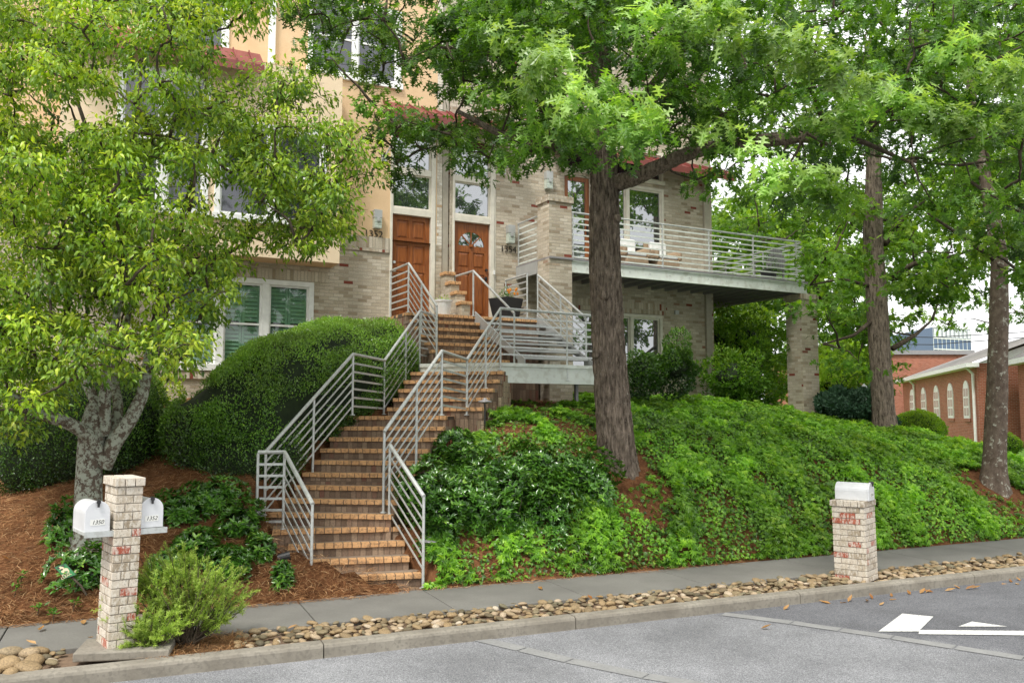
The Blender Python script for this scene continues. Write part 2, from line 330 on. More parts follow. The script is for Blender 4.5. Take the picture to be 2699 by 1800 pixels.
def text(name, s, size, pos, xd, yd, mat, parent, ext=.002, shear=0, bold=0):
    c = bpy.data.curves.new(name, 'FONT'); c.body = s; c.size = size; c.extrude = ext; c.shear = shear; c.offset = bold
    c.align_x = 'CENTER'; c.align_y = 'CENTER'; c.materials.append(mat)
    o = bpy.data.objects.new(name, c); COL.objects.link(o)
    xd = Vector(xd).normalized(); yd = Vector(yd).normalized(); zd = xd.cross(yd)
    from mathutils import Matrix
    bpy.context.view_layer.update(); me = bpy.data.meshes.new_from_object(o); bpy.data.objects.remove(o)
    if not me.materials: me.materials.append(mat)
    o = bpy.data.objects.new(name, me); COL.objects.link(o)
    m = Matrix((xd, yd, zd)).transposed().to_4x4(); m.translation = Vector(pos) - (ORG[parent.name] if parent else Vector((0, 0, 0)))
    if parent: o.parent = parent; ORG[o.name] = ORG[parent.name]
    o.matrix_local = m
    return o
# leaf templates (x along the leaf, y across, z up)
def T_leaf(w=.36, droop=.25, fold=.06):
    m = [(x, 0, -droop * x * x) for x in (0, .35, .7, 1)]
    L = [(.3, w / 2, -droop * .09 + fold), (.66, w * .36, -droop * .43 + fold * .7)]; R = [(x, -y, z) for x, y, z in L]
    V = m + L + R
    F = [(0, 1, 4), (1, 2, 5, 4), (2, 3, 5), (0, 6, 1), (1, 6, 7, 2), (2, 7, 3)]
    return V, F
def T_small(w=.5):
    return [(0, 0, 0), (.5, w / 2, .08), (1, 0, 0), (.5, -w / 2, .08)], [(0, 2, 1), (0, 3, 2)]
def T_star(full=True):
    if full: out = [(.03, .025), (.16, .05), (.20, .30), (.25, .20), (.33, .07), (.44, .08), (.50, .44), (.57, .28), (.60, .08), (.71, .09), (.82, .30), (.84, .10)]
    else: out = [(.10, .10), (.20, .30), (.34, .07), (.50, .42), (.62, .09), (.82, .26), (.86, .08)]
    z = lambda x, y: -.22 * x * x - .25 * y * y + .05 * abs(y)
    V = [(0, 0, 0), (1, 0, -.22)] + [(x, y, z(x, y)) for x, y in out] + [(x, -y, z(x, y)) for x, y in out]
    n = len(out); F = []
    mid = []
    F.append([0, 1] + [2 + i for i in range(n)][::-1]); F.append([1, 0] + [2 + n + i for i in range(n)])
    return V, F
def T_ivy():
    out = [(-.08, .12), (-.12, .34), (.18, .26), (.34, .52), (.48, .22), (.62, .20)]
    V = [(0, 0, 0), (1, 0, -.12)] + [(x, y, .08 * abs(y)) for x, y in out] + [(x, -y, .08 * abs(y)) for x, y in out]; n = len(out)
    return V, [[0, 1] + [2 + i for i in range(n)][::-1], [1, 0] + [2 + n + i for i in range(n)]]
def T_palm():
    V = []; F = []
    for a in (-1.25, -.62, 0, .62, 1.25):
        k = len(V); c, s_ = math.cos(a), math.sin(a); L = 1 - .18 * abs(a)
        for x, y, z in [(0, 0, 0), (.55 * L, .15, .03), (L, 0, -.15), (.55 * L, -.15, .03)]: V.append((x * c - y * s_, x * s_ + y * c, z))
        F += [(k, k + 2, k + 1), (k, k + 3, k + 2)]
    return V, F
def T_needle(): return [(0, .03, 0), (0, -.03, 0), (.5, -.03, .07), (.5, .03, .07), (1, 0, 0)], [(0, 1, 2, 3), (3, 2, 4)]
def nz(a): return a / (np.linalg.norm(a, axis=1)[:, None] + 1e-9)
def inst(T, pos, X, Nn, scale, rnd):
    """returns verts, (loops,counts), rnd for many copies of a template"""
    TV, TF = T; TV = np.array(TV, dtype=np.float32); pos = np.asarray(pos); n = len(pos)
    X = nz(np.asarray(X)); Y = nz(np.cross(Nn, X)); Z = np.cross(X, Y)
    sc = np.asarray(scale)[:, None, None]
    V = (TV[None, :, 0:1] * X[:, None, :] + TV[None, :, 1:2] * Y[:, None, :] + TV[None, :, 2:3] * Z[:, None, :]) * sc + pos[:, None, :]
    k = len(TV); lp = np.array([i for f in TF for i in f]); ct = np.array([len(f) for f in TF])
    loops = (lp[None, :] + (np.arange(n) * k)[:, None]).ravel(); counts = np.tile(ct, n)
    return V.reshape(-1, 3), (loops, counts), np.repeat(rnd, k)
def merge(parts):
    Vs, Ls, Cs, Rs = [], [], [], []; off = 0
    for V, (l, c), r in parts: Vs.append(V); Ls.append(l + off); Cs.append(c); Rs.append(r); off += len(V)
    return np.concatenate(Vs), (np.concatenate(Ls), np.concatenate(Cs)), np.concatenate(Rs)
def rdir(n):
    v = rng.normal(size=(n, 3)); return nz(v)

# ------------------------------------------------------------------ stairs plan (needed by the ground)
RB = .165
steps = []   # (n, L, R, z)
for n_, a in enumerate([((-2.66, 10.64), (-1.14, 11.03)), ((-2.74, 10.91), (-1.32, 11.26)), ((-2.88, 11.15), (-1.41, 11.50)), ((-3.14, 11.33), (-1.50, 11.69))], 1):
    steps.append((n_, Vector((*a[0], 0)), Vector((*a[1], 0)), RB * n_))
pxs = {5: (718, 1036), 6: (752, 1052), 7: (781, 1082), 8: (801, 1098), 9: (830, 1112), 10: (846, 1131), 11: (869, 1154), 12: (889, 1171), 13: (910, 1176),
       14: (1020, 1272), 15: (1035, 1287), 16: (1048, 1300), 17: (1062, 1314), 18: (1080, 1325)}
for n_, (a, b) in pxs.items():
    if n_ <= 13: Y = 11.75 + .25 * (n_ - 5); z = RB * n_; d = .13
    else: Y = 14.3 + .25 * (n_ - 14); z = 2.288 + .162 * (n_ - 14); d = .2
    steps.append((n_, Vector(((a - CXP) / FPX * (Y + d), Y + d, 0)), Vector(((b - CXP) / FPX * (Y - d), Y - d, 0)), z))
VS = 16.15; ZT = 4.235; ZD = 3.095
for k in range(7):
    v = VS - (6 - k) * .265; z = 3.21 + k * (ZT - 3.21) / 6
    steps.append((20 + k, H(6.2, v, 0), H(7.72 if k < 6 else 9.3, v, 0), z))
def stair_z(x, y, mg=.02):
    """lowest stair surface height over (x,y) or None"""
    lo = [s for s in steps if s[0] <= 18]
    for i in range(len(lo)):
        n_, L, R, z = lo[i]
        if i + 1 < len(lo): L2, R2 = lo[i + 1][1], lo[i + 1][2]
        else: L2, R2 = L + Vector((.1, .6, 0)), R + Vector((.1, .6, 0))
        ym, y2 = (L.y + R.y) / 2, (L2.y + R2.y) / 2
        if ym - .05 <= y <= y2 + .02:
            xl = min(L.x, L2.x) - .0; xr = max(R.x, R2.x) + .0
            if n_ in (4, 13): xl = min(L.x, L2.x); xr = max(R.x, R2.x)
            if xl - mg < x < xr + mg: return z
    return None
def itp(x, tab):
    if x <= tab[0][0]: return tab[0][1]
    for (a, va), (b, vb) in zip(tab, tab[1:]):
        if x <= b:
            t = (x - a) / (b - a); t = t * t * (3 - 2 * t); return va + (vb - va) * t
    return tab[-1][1]
AT = [(-9, .9), (-7, 1.1), (-5.6, 1.6), (-4, 2.35), (-2.7, 2.9), (0, 2.75), (3, 2.5), (8, 2.5), (12, 2.15), (16, 1.25), (22, .7), (40, .5)]
KT = [(-3, .27), (.3, .42), (2.5, .60), (7, .56), (11, .43), (40, .41)]
def G0(x, y):
    rx, ry = x, y - 9.1; s_ = rx * .915 + ry * .4035; n_ = -rx * .4035 + ry * .915
    t = n_ - 2.02
    if t <= 0: return 0.0
    return itp(s_, AT) * (1 - math.exp(-itp(s_, KT) * t))
def G(x, y):
    z = G0(x, y)
    if 10.4 < y < 16 and -3.7 < x < .4:
        sz = stair_z(x, y, .20)
        if sz is not None: z = min(z, sz - .20 if stair_z(x, y, 0) is None else sz - .3)
    if y < 60 and z > .02: z += .035 * noise.noise(Vector((x * 1.3, y * 1.3, 0))) * min(1, z * 3)
    return z
# ================================================================== SETTING
def grid(name, xs, ys, zf, mat, rows_mask=None):
    V = [(x, y, zf(x, y)) for y in ys for x in xs]; nx = len(xs)
    F = [(j * nx + i, j * nx + i + 1, (j + 1) * nx + i + 1, (j + 1) * nx + i) for j in range(len(ys) - 1) for i in range(len(xs) - 1)]
    return mesh_np(name, V, F, mat, None, (0, 0, 0), True)
# ground in street coordinates so that its near edge follows the walk
ss = list(np.arange(-60, -12, 4)) + list(np.arange(-12, 14, .16)) + list(np.arange(14, 30, .6)) + list(np.arange(30, 240, 8))
ns = list(np.arange(1.95, 9.5, .16)) + list(np.arange(9.5, 20, .6)) + list(np.arange(20, 260, 8))
V = []
for n_ in ns:
    for s_ in ss:
        p = S(float(s_), float(n_)); V.append((p.x, p.y, G(p.x, p.y) - (.04 if n_ < 1.99 else 0)))
nx = len(ss); F = [(j * nx + i, j * nx + i + 1, (j + 1) * nx + i + 1, (j + 1) * nx + i) for j in range(len(ns) - 1) for i in range(nx - 1)]
def soilmat():
    m, nt, b = nodes('planting bed and lawn'); tc = N(nt, 'ShaderNodeTexCoord')
    n = N(nt, 'ShaderNodeTexNoise', i_Scale=9, i_Detail=8, i_Roughness=.7); nt.links.new(tc.outputs['Object'], n.inputs['Vector'])
    r = ramp(nt, [(.3, (.07, .03, .014)), (.55, (.16, .07, .032)), (.75, (.26, .13, .06))]); nt.links.new(n.outputs['Fac'], r.inputs[0])
    g = ramp(nt, [(.3, (.07, .16, .02)), (.7, (.15, .27, .05))]); nt.links.new(n.outputs['Fac'], g.inputs[0])
    sp = N(nt, 'ShaderNodeSeparateXYZ'); nt.links.new(tc.outputs['Object'], sp.inputs[0])
    mr = N(nt, 'ShaderNodeMapRange'); mr.inputs['From Min'].default_value = 11; mr.inputs['From Max'].default_value = 12.5; nt.links.new(sp.outputs[0], mr.inputs[0])
    c = mixc(nt, r.outputs[0], g.outputs[0], mr.outputs[0]); nt.links.new(c, b.inputs['Base Color']); b.inputs['Roughness'].default_value = .95
    b.inputs['Specular IOR Level'].default_value = .1; bump(nt, b, n.outputs['Fac'], .8, .03); return m
gr = mesh_np('ground', V, F, soilmat(), None, (0, 0, 0), True); tag(gr, None, None, kind='structure')
# road: one sheet to the horizon on the near side
V = []; F = []; dk = []
rs = list(np.arange(-70, -10, 6)) + list(np.arange(-10, 14, .25)) + list(np.arange(14, 240, 8)); rn = [-120, -60, -30, -16] + list(np.arange(-12, -.3, .25)) + [-.3, -.002]
BAND1 = [atZ(px, py, -.13) for px, py in ((1262, 1684), (1502, 1741), (1703, 1782), (1850, 1806))]
BAND2 = [atZ(px, py, -.13) for px, py in ((1905, 1618), (2087, 1641), (2352, 1680), (2699, 1735), (2900, 1770))]
def side(p, band):
    for a, b in zip(band, band[1:]):
        if a.x <= p.x <= b.x or (b is band[-1] and p.x > b.x) or (a is band[0] and p.x < a.x):
            t = (p.x - a.x) / (b.x - a.x); return p.y - (a.y + (b.y - a.y) * t)
    return 0
for n_ in rn:
    for s_ in rs:
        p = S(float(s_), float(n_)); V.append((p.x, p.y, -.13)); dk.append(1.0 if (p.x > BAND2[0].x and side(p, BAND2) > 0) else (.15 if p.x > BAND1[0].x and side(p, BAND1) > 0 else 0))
nx = len(rs); F = [(j * nx + i, j * nx + i + 1, (j + 1) * nx + i + 1, (j + 1) * nx + i) for j in range(len(rn) - 1) for i in range(nx - 1)]
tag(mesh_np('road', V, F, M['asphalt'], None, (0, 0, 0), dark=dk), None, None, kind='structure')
def strip(name, pts, w, z, mat):
    mb = MB(); L = []; R = []
    for i, p in enumerate(pts):
        t = (pts[min(i + 1, len(pts) - 1)] - pts[max(i - 1, 0)]).normalized(); q = Vector((-t.y, t.x, 0)) * w / 2
        L.append(Vector((p.x, p.y, z)) + q); R.append(Vector((p.x, p.y, z)) - q)
    out = MB()
    for i in range(len(pts) - 1):
        m_ = max(1, int((pts[i + 1] - pts[i]).length / .42))
        for k in range(m_):
            a, b = k / m_ + .008, (k + 1) / m_ - .008
            q = [R[i].lerp(R[i + 1], a), R[i].lerp(R[i + 1], b), L[i].lerp(L[i + 1], b), L[i].lerp(L[i + 1], a)]
            out.add(q, [(0, 1, 2, 3)])
    return out.build(name, mat)
for bnd in (BAND1, BAND2):
    o = strip('paver_band', bnd, .17, -.124, M['paver']); tag(o, None, None, kind='structure')
# kerb
kb = MB(); edges = [-40, -12.0, -7.9, -4.85, -1.95, .75, 3.85, 6.9, 9.9, 12.9, 16, 40, 200]
for a, b in zip(edges, edges[1:]):
    m_ = max(1, int((b - a) / .25)) if b < 17 and a > -13 else 1
    for i in range(m_):
        a2, b2 = a + (b - a) * i / m_, a + (b - a) * (i + 1) / m_
        if i == 0: a2 += .006
        if i == m_ - 1: b2 -= .006
        # rounded nose profile
        pr = [(0.0, -.30), (0.0, -.035), (.010, -.012), (.032, 0.0), (.155, .002), (.155, -.30)]
        ja = .006 * noise.noise(Vector((a2 * 2, 0, 0))); jb = .006 * noise.noise(Vector((b2 * 2, 0, 0)))
        if i == m_ - 1: jb = 0
        if i == 0: ja = 0
        vs = [S(a2, n_ + ja, z) for n_, z in pr] + [S(b2, n_ + jb, z) for n_, z in pr]
        fs = [(k, k + 1, 7 + k, 6 + k)[::-1] for k in range(5)]
        if i == 0: fs.append((0, 1, 2, 3, 4, 5))
        if i == m_ - 1: fs.append((11, 10, 9, 8, 7, 6))
        kb.add(vs, fs)
tag(kb.build('kerb', M['kerb']), None, None, kind='structure')
# sidewalk slabs with joints
sw = MB(); je = [-60, -30, -14, -10.2, -7.0, -5.05, -4.78, -1.85, -.32, 1.35, 3.1, 5.3, 7.3, 9.3, 11.3, 13.3, 15.3, 17.3, 40, 90, 200]
for a, b in zip(je, je[1:]):
    vs = [S(a + .006, .80, 0), S(b - .006, .80, 0), S(b - .006, 2.04, 0), S(a + .006, 2.04, 0)]
    sw.prism([(v.x, v.y) for v in vs], -.12, .004)
o = sw.build('sidewalk', M['concrete'], bev=.008); tag(o, None, None, kind='structure')
st = MB(); st.sb(-60, 200, .15, .82, -.2, -.045); tag(st.build('verge_soil', M['dirt']), None, None, kind='structure')
# road marking (arrow)
mk = MB(); zz = -.122
q = [atZ(px, py, zz) for px, py in ((2315, 1663), (2378, 1616), (2460, 1624), (2421, 1663))]
mk.add(q, [(0, 3, 2, 1)])
q = [atZ(px, py, zz) for px, py in ((2423, 1659), (2960, 1664), (2960, 1676), (2421, 1670))]
mk.add(q, [(0, 3, 2, 1)])
q = [atZ(px, py, zz) for px, py in ((2526, 1650), (2562, 1637), (2655, 1650))]
mk.add(q, [(0, 2, 1)])
for i, f in enumerate(mk.f): mk.f[i] = f
tag(mk.build('road_marking', M['paint']), 'white painted turn arrow on the asphalt at the lower right', 'road marking')
# driveway and its kerb at far left
dr = MB(); pts = [(-14, 2.04), (-5.15, 2.04), (-5.5, 4), (-5.9, 6.5), (-6.4, 9.5), (-14, 9.5)]
ys_ = np.arange(2.04, 9.6, .35)
def drx(n_): return itp(n_, [(2.04, -6.1), (4, -6.0), (6.5, -6.0), (9.5, -6.3)])
V = []; cols = 14
for n_ in ys_:
    x1 = drx(float(n_))
    for i in range(cols + 1):
        s_ = -16 + (x1 + 16) * i / cols; p = S(s_, float(n_)); V.append((p.x, p.y, G0(p.x, p.y) + .05))
F = [(j * (cols + 1) + i, j * (cols + 1) + i + 1, (j + 1) * (cols + 1) + i + 1, (j + 1) * (cols + 1) + i) for j in range(len(ys_) - 1) for i in range(cols)]
tag(mesh_np('driveway', V, F, M['concrete'], None, (0, 0, 0)), None, None, kind='structure')

# ================================================================== HOUSES
ZG = .6
def wall(name, parent, mat, u0, u1, z0, z1, openings, v=V0, depth=.22):
    """wall sheet with real holes: front faces plus reveals"""
    us = sorted({u0, u1, *[o[0] for o in openings], *[o[1] for o in openings]}); zs = sorted({z0, z1, *[o[2] for o in openings], *[o[3] for o in openings]})
    us = [u for u in us if u0 <= u <= u1]; zs = [z for z in zs if z0 <= z <= z1]
    mb = MB()
    for a, b in zip(us, us[1:]):
        for c, d in zip(zs, zs[1:]):
            mu, mz = (a + b) / 2, (c + d) / 2
            if any(o[0] < mu < o[1] and o[2] < mz < o[3] for o in openings): continue
            mb.add([H(a, v, c), H(b, v, c), H(b, v, d), H(a, v, d)], [(0, 1, 2, 3)])
    for o in openings:
        a, b, c, d = o
        if b <= u0 or a >= u1 or d <= z0 or c >= z1: continue
        a, b, c, d = max(a, u0), min(b, u1), max(c, z0), min(d, z1)
        w = v + depth
        mb.add([H(a, v, c), H(a, v, d), H(a, w, d), H(a, w, c), H(b, v, c), H(b, w, c), H(b, w, d), H(b, v, d)], [(0, 1, 2, 3), (4, 5, 6, 7), (0, 3, 5, 4), (1, 7, 6, 2)])
    # side returns
    mb.add([H(u0, v, z0), H(u0, v + 3, z0), H(u0, v + 3, z1), H(u0, v, z1), H(u1, v, z0), H(u1, v + 3, z0), H(u1, v + 3, z1), H(u1, v, z1)], [(0, 3, 2, 1), (4, 5, 6, 7)])
    return mb.build(name, mat, parent)
def window(parent, u0, u1, z0, z1, n=2, v=V0, mat='white', glass='glassd', fw=.09, mull=.10, meet=True, proud=.04, shut=False, splits=None):
    """casing (part) with a sash and a pane for each light (sub-parts)"""
    fr = MB(); d0, d1 = v - proud, v + .12
    fr.hb(u0, u0 + fw, d0, d1, z0, z1); fr.hb(u1 - fw, u1, d0, d1, z0, z1)
    fr.hb(u0 + fw, u1 - fw, d0 - .003, d1, z1 - fw, z1 + .003); fr.hb(u0 - .03, u1 + .03, d0 - .03, d1, z0 - .03, z0 + fw)
    iu0, iu1 = u0 + fw, u1 - fw; z0i, z1i = z0 + fw, z1 - fw
    ws = splits or [(iu0 + (iu1 - iu0) * i / n, iu0 + (iu1 - iu0) * (i + 1) / n) for i in range(n)]
    for (a, b), (c, d) in zip(ws, ws[1:]): fr.hb(b - mull / 2, c + mull / 2, d0 + .005, d1 - .002, z0i, z1i)
    f = fr.build('window', M[mat], parent, bev=.006)
    for i, (a, b) in enumerate(ws):
        a2 = a if i == 0 else a + mull / 2; b2 = b if i == len(ws) - 1 else b - mull / 2
        s = MB(); sw_ = .035; e0, e1 = v + .01, v + .05
        s.hb(a2, a2 + sw_, e0, e1, z0i, z1i); s.hb(b2 - sw_, b2, e0, e1, z0i, z1i)
        s.hb(a2 + sw_, b2 - sw_, e0 - .002, e1, z0i, z0i + sw_ * 1.3); s.hb(a2 + sw_, b2 - sw_, e0 - .002, e1, z1i - sw_, z1i)
        zm = (z0i + z1i) / 2
        if meet: s.hb(a2 + sw_, b2 - sw_, e0 - .004, e1, zm - .02, zm + .02)
        s.build('sash', M[mat], f)
        g = MB(); g.add([H(a2, v + .035, z0i), H(b2, v + .035, z0i), H(b2, v + .035, z1i), H(a2, v + .035, z1i)], [(0, 1, 2, 3)])
        g.build('pane', M['glasssee' if shut else glass], f)
        if shut:
            h = MB(); c0, c1 = a2 + .01, b2 - .01; cm = (c0 + c1) / 2
            for (q0, q1) in ((c0, cm - .004), (cm + .004, c1)):
                for (y0, y1) in ((z0i, zm), (zm, z1i)):
                    h.hb(q0, q0 + .05, v + .09, v + .115, y0, y1); h.hb(q1 - .05, q1, v + .09, v + .115, y0, y1)
                    k = int((y1 - y0 - .1) / .075)
                    for j in range(k):
                        zc = y0 + .06 + (j + .5) * (y1 - y0 - .1) / k
                        h.box(H((q0 + q1) / 2, v + .105, zc), D1 * ((q1 - q0) / 2 - .05), D2 * .012 + UP * .034, UP * .004 - D2 * .0015)
            h.build('shutter', M['shutter'], f)
    bk = MB(); bk.add([H(u0, v + .19, z0), H(u1, v + .19, z0), H(u1, v + .19, z1), H(u0, v + .19, z1)], [(0, 1, 2, 3)]); bk.build('backing', M['interior'], f)
    return f
UE = fz(1878, 700)[0]
hA = thing('townhouse', 'townhouse 1352 with tan stucco bay, white windows and a panelled door', 'house', H(2, V0, ZG))
hB = thing('townhouse', 'townhouse 1354 of tan brick with the fanlight door and the balcony', 'house', H(11, V0, ZG))
UM = 7.62
# openings
def rect(l, t, r, b, V=V0):   # px of left x, top (at right x), right x, bottom(at right x)
    u0 = fz(l, t, V)[0]; u1, z1 = fz(r, t, V); z0 = fz(r, b, V)[1]; return (u0, u1, z0, z1)
d1u0, d1u1 = fz(1033, 700)[0], fz(1134, 700)[0]; d2u0, d2u1 = fz(1197, 700)[0], fz(1291, 700)[0]
dz1 = fz(1134, 575)[1]
fA = (d1u0 - .06, fz(1149, 600)[0], ZT - .02, 8.55); fB = (d2u0 - .05, fz(1307, 600)[0], ZT - .02, 8.55)
w1 = rect(813, 35, 1059, 237); w2 = (w1[0] - 3.1, fz(602, 160)[0], w1[2], w1[3])
W3 = rect(437, 746, 827, 746); w3 = (fz(437, 900)[0], W3[1], fz(638, 975)[1], W3[3])
zs_ = fz(1032, 632)[1]
wall('brick_wall', hA, M['brick'], -7.5, UM - .17, ZG - 1, zs_, [fA, w3])
wall('stucco_wall', hA, M['stucco'], -7.5, fz(1154, 200)[0], zs_, 12.6, [fA, w1, w2], v=V0)
wall('upper_brick_wall', hA, M['brickc'], fz(1154, 200)[0] + .002, UM - .17, zs_, 12.6, [fA], v=V0)
so = MB(); so.hb(fz(880, 640)[0], d1u0 - .07, V0 - .035, V0 + .02, zs_ - .30, zs_ + .015); so.hb(-7.5, fA[0] - 1.35, V0 - .02, V0 + .02, w3[3] + .02, w3[3] + .25)
so.hb(-.2, w3[1] + .25, V0 - .045, V0 + .02, w3[2] - .19, w3[2] - .045)
so.build('soldier_course', M['soldier'], hA)
window(hA, *w1, n=2, fw=.11); window(hA, *w2, n=2, fw=.11)
window(hA, *w3, n=3, shut=True, fw=.10, mull=.15)
# stucco bay
VB = 16.7; zb = fz(855, 705)[1]
bu1 = fz(898, 500, VB)[0]; bu0 = fz(150, 500, VB)[0]; bz1 = fz(898, 315, VB)[1]
bwr = (fz(565, 500, VB)[0], fz(859, 500, VB)[0], fz(859, 604, VB)[1], fz(859, 353, VB)[1])
bwl = (fz(300, 500, VB)[0], fz(548, 500, VB)[0], bwr[2], bwr[3] + .75)
def bay():
    mb = wall('stucco_bay', hA, M['stucco2'], bu0, bu1, zb, bz1 + .9, [bwr, bwl], v=VB, depth=.2)
    s = MB(); s.hb(bu0, bu1, VB + .001, V0, zb - .001, zb + .02); s.build('bay_soffit', M['stucco'], hA); s = MB(); s.hb(bu0, bu1, VB, V0, bz1 + .88, bz1 + .899); s.build('bay_top', M['stucco'], hA)
bay()
window(hA, *bwr, n=2, v=VB, fw=.10, mull=.16); window(hA, *bwl, n=2, v=VB, fw=.10, mull=.16)
def canopy(parent, u0, u1, zt, zb_, v0, v1):
    """red standing-seam lean-to roof from the wall (v0) down to its eave (v1)"""
    mb = MB(); th = .05
    mb.add([H(u0, v0, zt), H(u1, v0, zt), H(u1, v1, zb_), H(u0, v1, zb_), H(u0, v0, zt - th), H(u1, v0, zt - th), H(u1, v1, zb_ - .17), H(u0, v1, zb_ - .17)],
           [(0, 3, 2, 1), (3, 7, 6, 2), (4, 5, 6, 7), (0, 4, 7, 3), (1, 2, 6, 5)])
    u = u0
    while u <= u1:
        mb.add([H(u - .012, v0, zt), H(u + .012, v0, zt), H(u + .012, v1, zb_), H(u - .012, v1, zb_), H(u - .012, v0, zt + .04), H(u + .012, v0, zt + .04), H(u + .012, v1, zb_ + .04), H(u - .012, v1, zb_ + .04)],
               [(4, 7, 6, 5), (0, 4, 5, 1), (3, 2, 6, 7), (0, 3, 7, 4), (1, 5, 6, 2)]); u += .30
    return mb.build('canopy', M['redmetal'], parent)
canopy(hA, d1u0 - .25, UM - .02, 8.98, 8.62, V0 - .01, V0 - .62)
canopy(hB, UM, fB[1] + .35, 8.98, 8.62, V0 - .01, V0 - .62)
canopy(hA, bu0 - .1, bwl[1] + .9, bwl[3] + .65, bwl[3] + .25, VB + .02, VB - .45)
# downspouts
dsp = MB(); dsp.hb(UM - .155, UM - .005, V0 + .02, V0 + .10, ZT + .0, 12.6); dsp.build('downspout', M['beigemetal'], hA, bev=.01)
dsp = MB(); ud = fz(716, 80)[0]; dsp.hb(ud - .07, ud + .07, V0 - .09, V0 - .002, bz1 + .9, 12.6); dsp.build('downspout', M['white'], hA, bev=.012)
rec = MB(); rec.hb(UM - .168, UM + .02, V0 + .11, V0 + .3, ZT - 1.5, 12.6); rec.build('recess_panel', M['beigemetal'], hA)
# doors and frames
def entry(parent, u0, u1, op, side_h, fan):
    fr = MB(); d0, d1 = V0 - .03, V0 + .14; z0 = ZT; a, b = op[0], op[1]
    fr.hb(a, u0 - .002, d0, d1, z0, op[3]); fr.hb(u1 + .002, u1 + .10, d0, d1, z0, op[3])
    fr.hb(u1 + .10, b, d0 + .03, d1, z0, op[3])
    g1b, g1t = dz1 + .16, dz1 + .16 + .76
    fr.hb(u0 - .002, u1 + .002, d0 + .01, d1, dz1 + .005, g1b); fr.hb(u0 - .002, u1 + .002, d0 + .01, d1, g1t, g1t + .13); fr.hb(u0 - .002, u1 + .002, d0 + .01, d1, op[3] - .1, op[3])
    fr.build('door_frame', M['trim'], parent, bev=.008)
    for (y0, y1) in ((g1b, g1t), (g1t + .13, op[3] - .1)):
        t = MB(); s = .03
        t.hb(u0, u0 + s, V0 + .02, V0 + .06, y0, y1); t.hb(u1 - s, u1, V0 + .02, V0 + .06, y0, y1); t.hb(u0 + s, u1 - s, V0 + .02, V0 + .06, y0, y0 + s); t.hb(u0 + s, u1 - s, V0 + .02, V0 + .06, y1 - s, y1)
        f = t.build('transom_window', M['trim'], parent)
        g = MB(); g.add([H(u0, V0 + .045, y0), H(u1, V0 + .045, y0), H(u1, V0 + .045, y1), H(u0, V0 + .045, y1)], [(0, 1, 2, 3)]); g.build('pane', M['glass'], f)
    # door leaf: stiles and rails proud, bevelled raised panels between
    d = MB(); w = u1 - u0; h = dz1 - z0 - .03; zb_ = z0 + .03; f0 = V0 + .06
    d.hb(u0, u1, f0 + .02, f0 + .05, zb_, dz1)
    st = .115 * w / .9; mid = (u0 + u1) / 2; cs = [(u0 + st, mid - st * .42), (mid + st * .42, u1 - st)]
    if fan: rows = [(.075, .27), (.345, .66 - .02), ]; rows = [(.10, .36), (.42, .62)]
    else: rows = [(.06, .45), (.52, .71), (.775, .955)]
    if fan: rows = [(.06, .48), (.54, .70)]
    zs2 = [zb_ + r * h for rr in rows for r in rr]
    # rails (horizontal) and stiles
    d.hb(u0, u0 + st, f0, f0 + .02, zb_, dz1); d.hb(u1 - st, u1, f0, f0 + .02, zb_, dz1)
    prev = zb_
    for r0, r1 in rows:
        d.hb(u0 + st, u1 - st, f0, f0 + .02, prev, zb_ + r0 * h)
        d.hb(cs[0][1], cs[1][0], f0, f0 + .02, zb_ + r0 * h, zb_ + r1 * h); prev = zb_ + r1 * h
    if not fan: d.hb(u0 + st, u1 - st, f0, f0 + .02, prev, dz1)
    else:
        zc = zb_ + .765 * h; R = w * .36; d.hb(u0 + st, u1 - st, f0, f0 + .02, prev, zc)
        k = 14; pts = [(mid + R * math.cos(math.pi * i / k), zc + R * math.sin(math.pi * i / k)) for i in range(k + 1)]
        # ring of faces between arch and the rectangle top
        for i in range(k):
            (a1, b1), (a2, b2) = pts[i], pts[i + 1]
            d.add([H(a1, f0, b1), H(a1, f0, dz1), H(a2, f0, dz1), H(a2, f0, b2)], [(0, 1, 2, 3)])
        d.hb(mid + R, u1 - st, f0, f0 + .02, zc, dz1); d.hb(u0 + st, mid - R, f0, f0 + .02, zc, dz1)
    for c0, c1 in cs:
        for r0, r1 in rows:
            y0, y1 = zb_ + r0 * h + .02, zb_ + r1 * h - .02; a_, b_ = c0 + .02, c1 - .02; e = .035
            P = [H(a_, f0 + .02, y0), H(b_, f0 + .02, y0), H(b_, f0 + .02, y1), H(a_, f0 + .02, y1), H(a_ + e, f0 + .004, y0 + e), H(b_ - e, f0 + .004, y0 + e), H(b_ - e, f0 + .004, y1 - e), H(a_ + e, f0 + .004, y1 - e)]
            d.add(P, [(4, 5, 6, 7), (0, 1, 5, 4), (1, 2, 6, 5), (2, 3, 7, 6), (3, 0, 4, 7)])
    dr_ = d.build('door', M['wood'], parent)
    if fan:
        g = MB(); g.add([H(mid, f0 + .012, zc)] + [H(a_, f0 + .012, b_) for a_, b_ in pts], [(0, i, i + 1) for i in range(1, k + 1)]); g.build('fanlight_pane', M['glass'], dr_)
        mt = MB()
        for an in (math.pi / 4, math.pi / 2, 3 * math.pi / 4):
            c = H(mid + R * .5 * math.cos(an), f0 + .005, zc + R * .5 * math.sin(an)); ax = D1 * math.cos(an) + UP * math.sin(an)
            mt.box(c, ax * R * .5, (D1 * -math.sin(an) + UP * math.cos(an)) * .012, D2 * .008)
        mt.lathe(H(mid, f0 + .0, zc), [(.05, -.02), (.05, .02)], 10); mt.build('fanlight_bar', M['wood'], dr_)
    hd = MB(); hu = u0 + .06 if not fan else u1 - .07
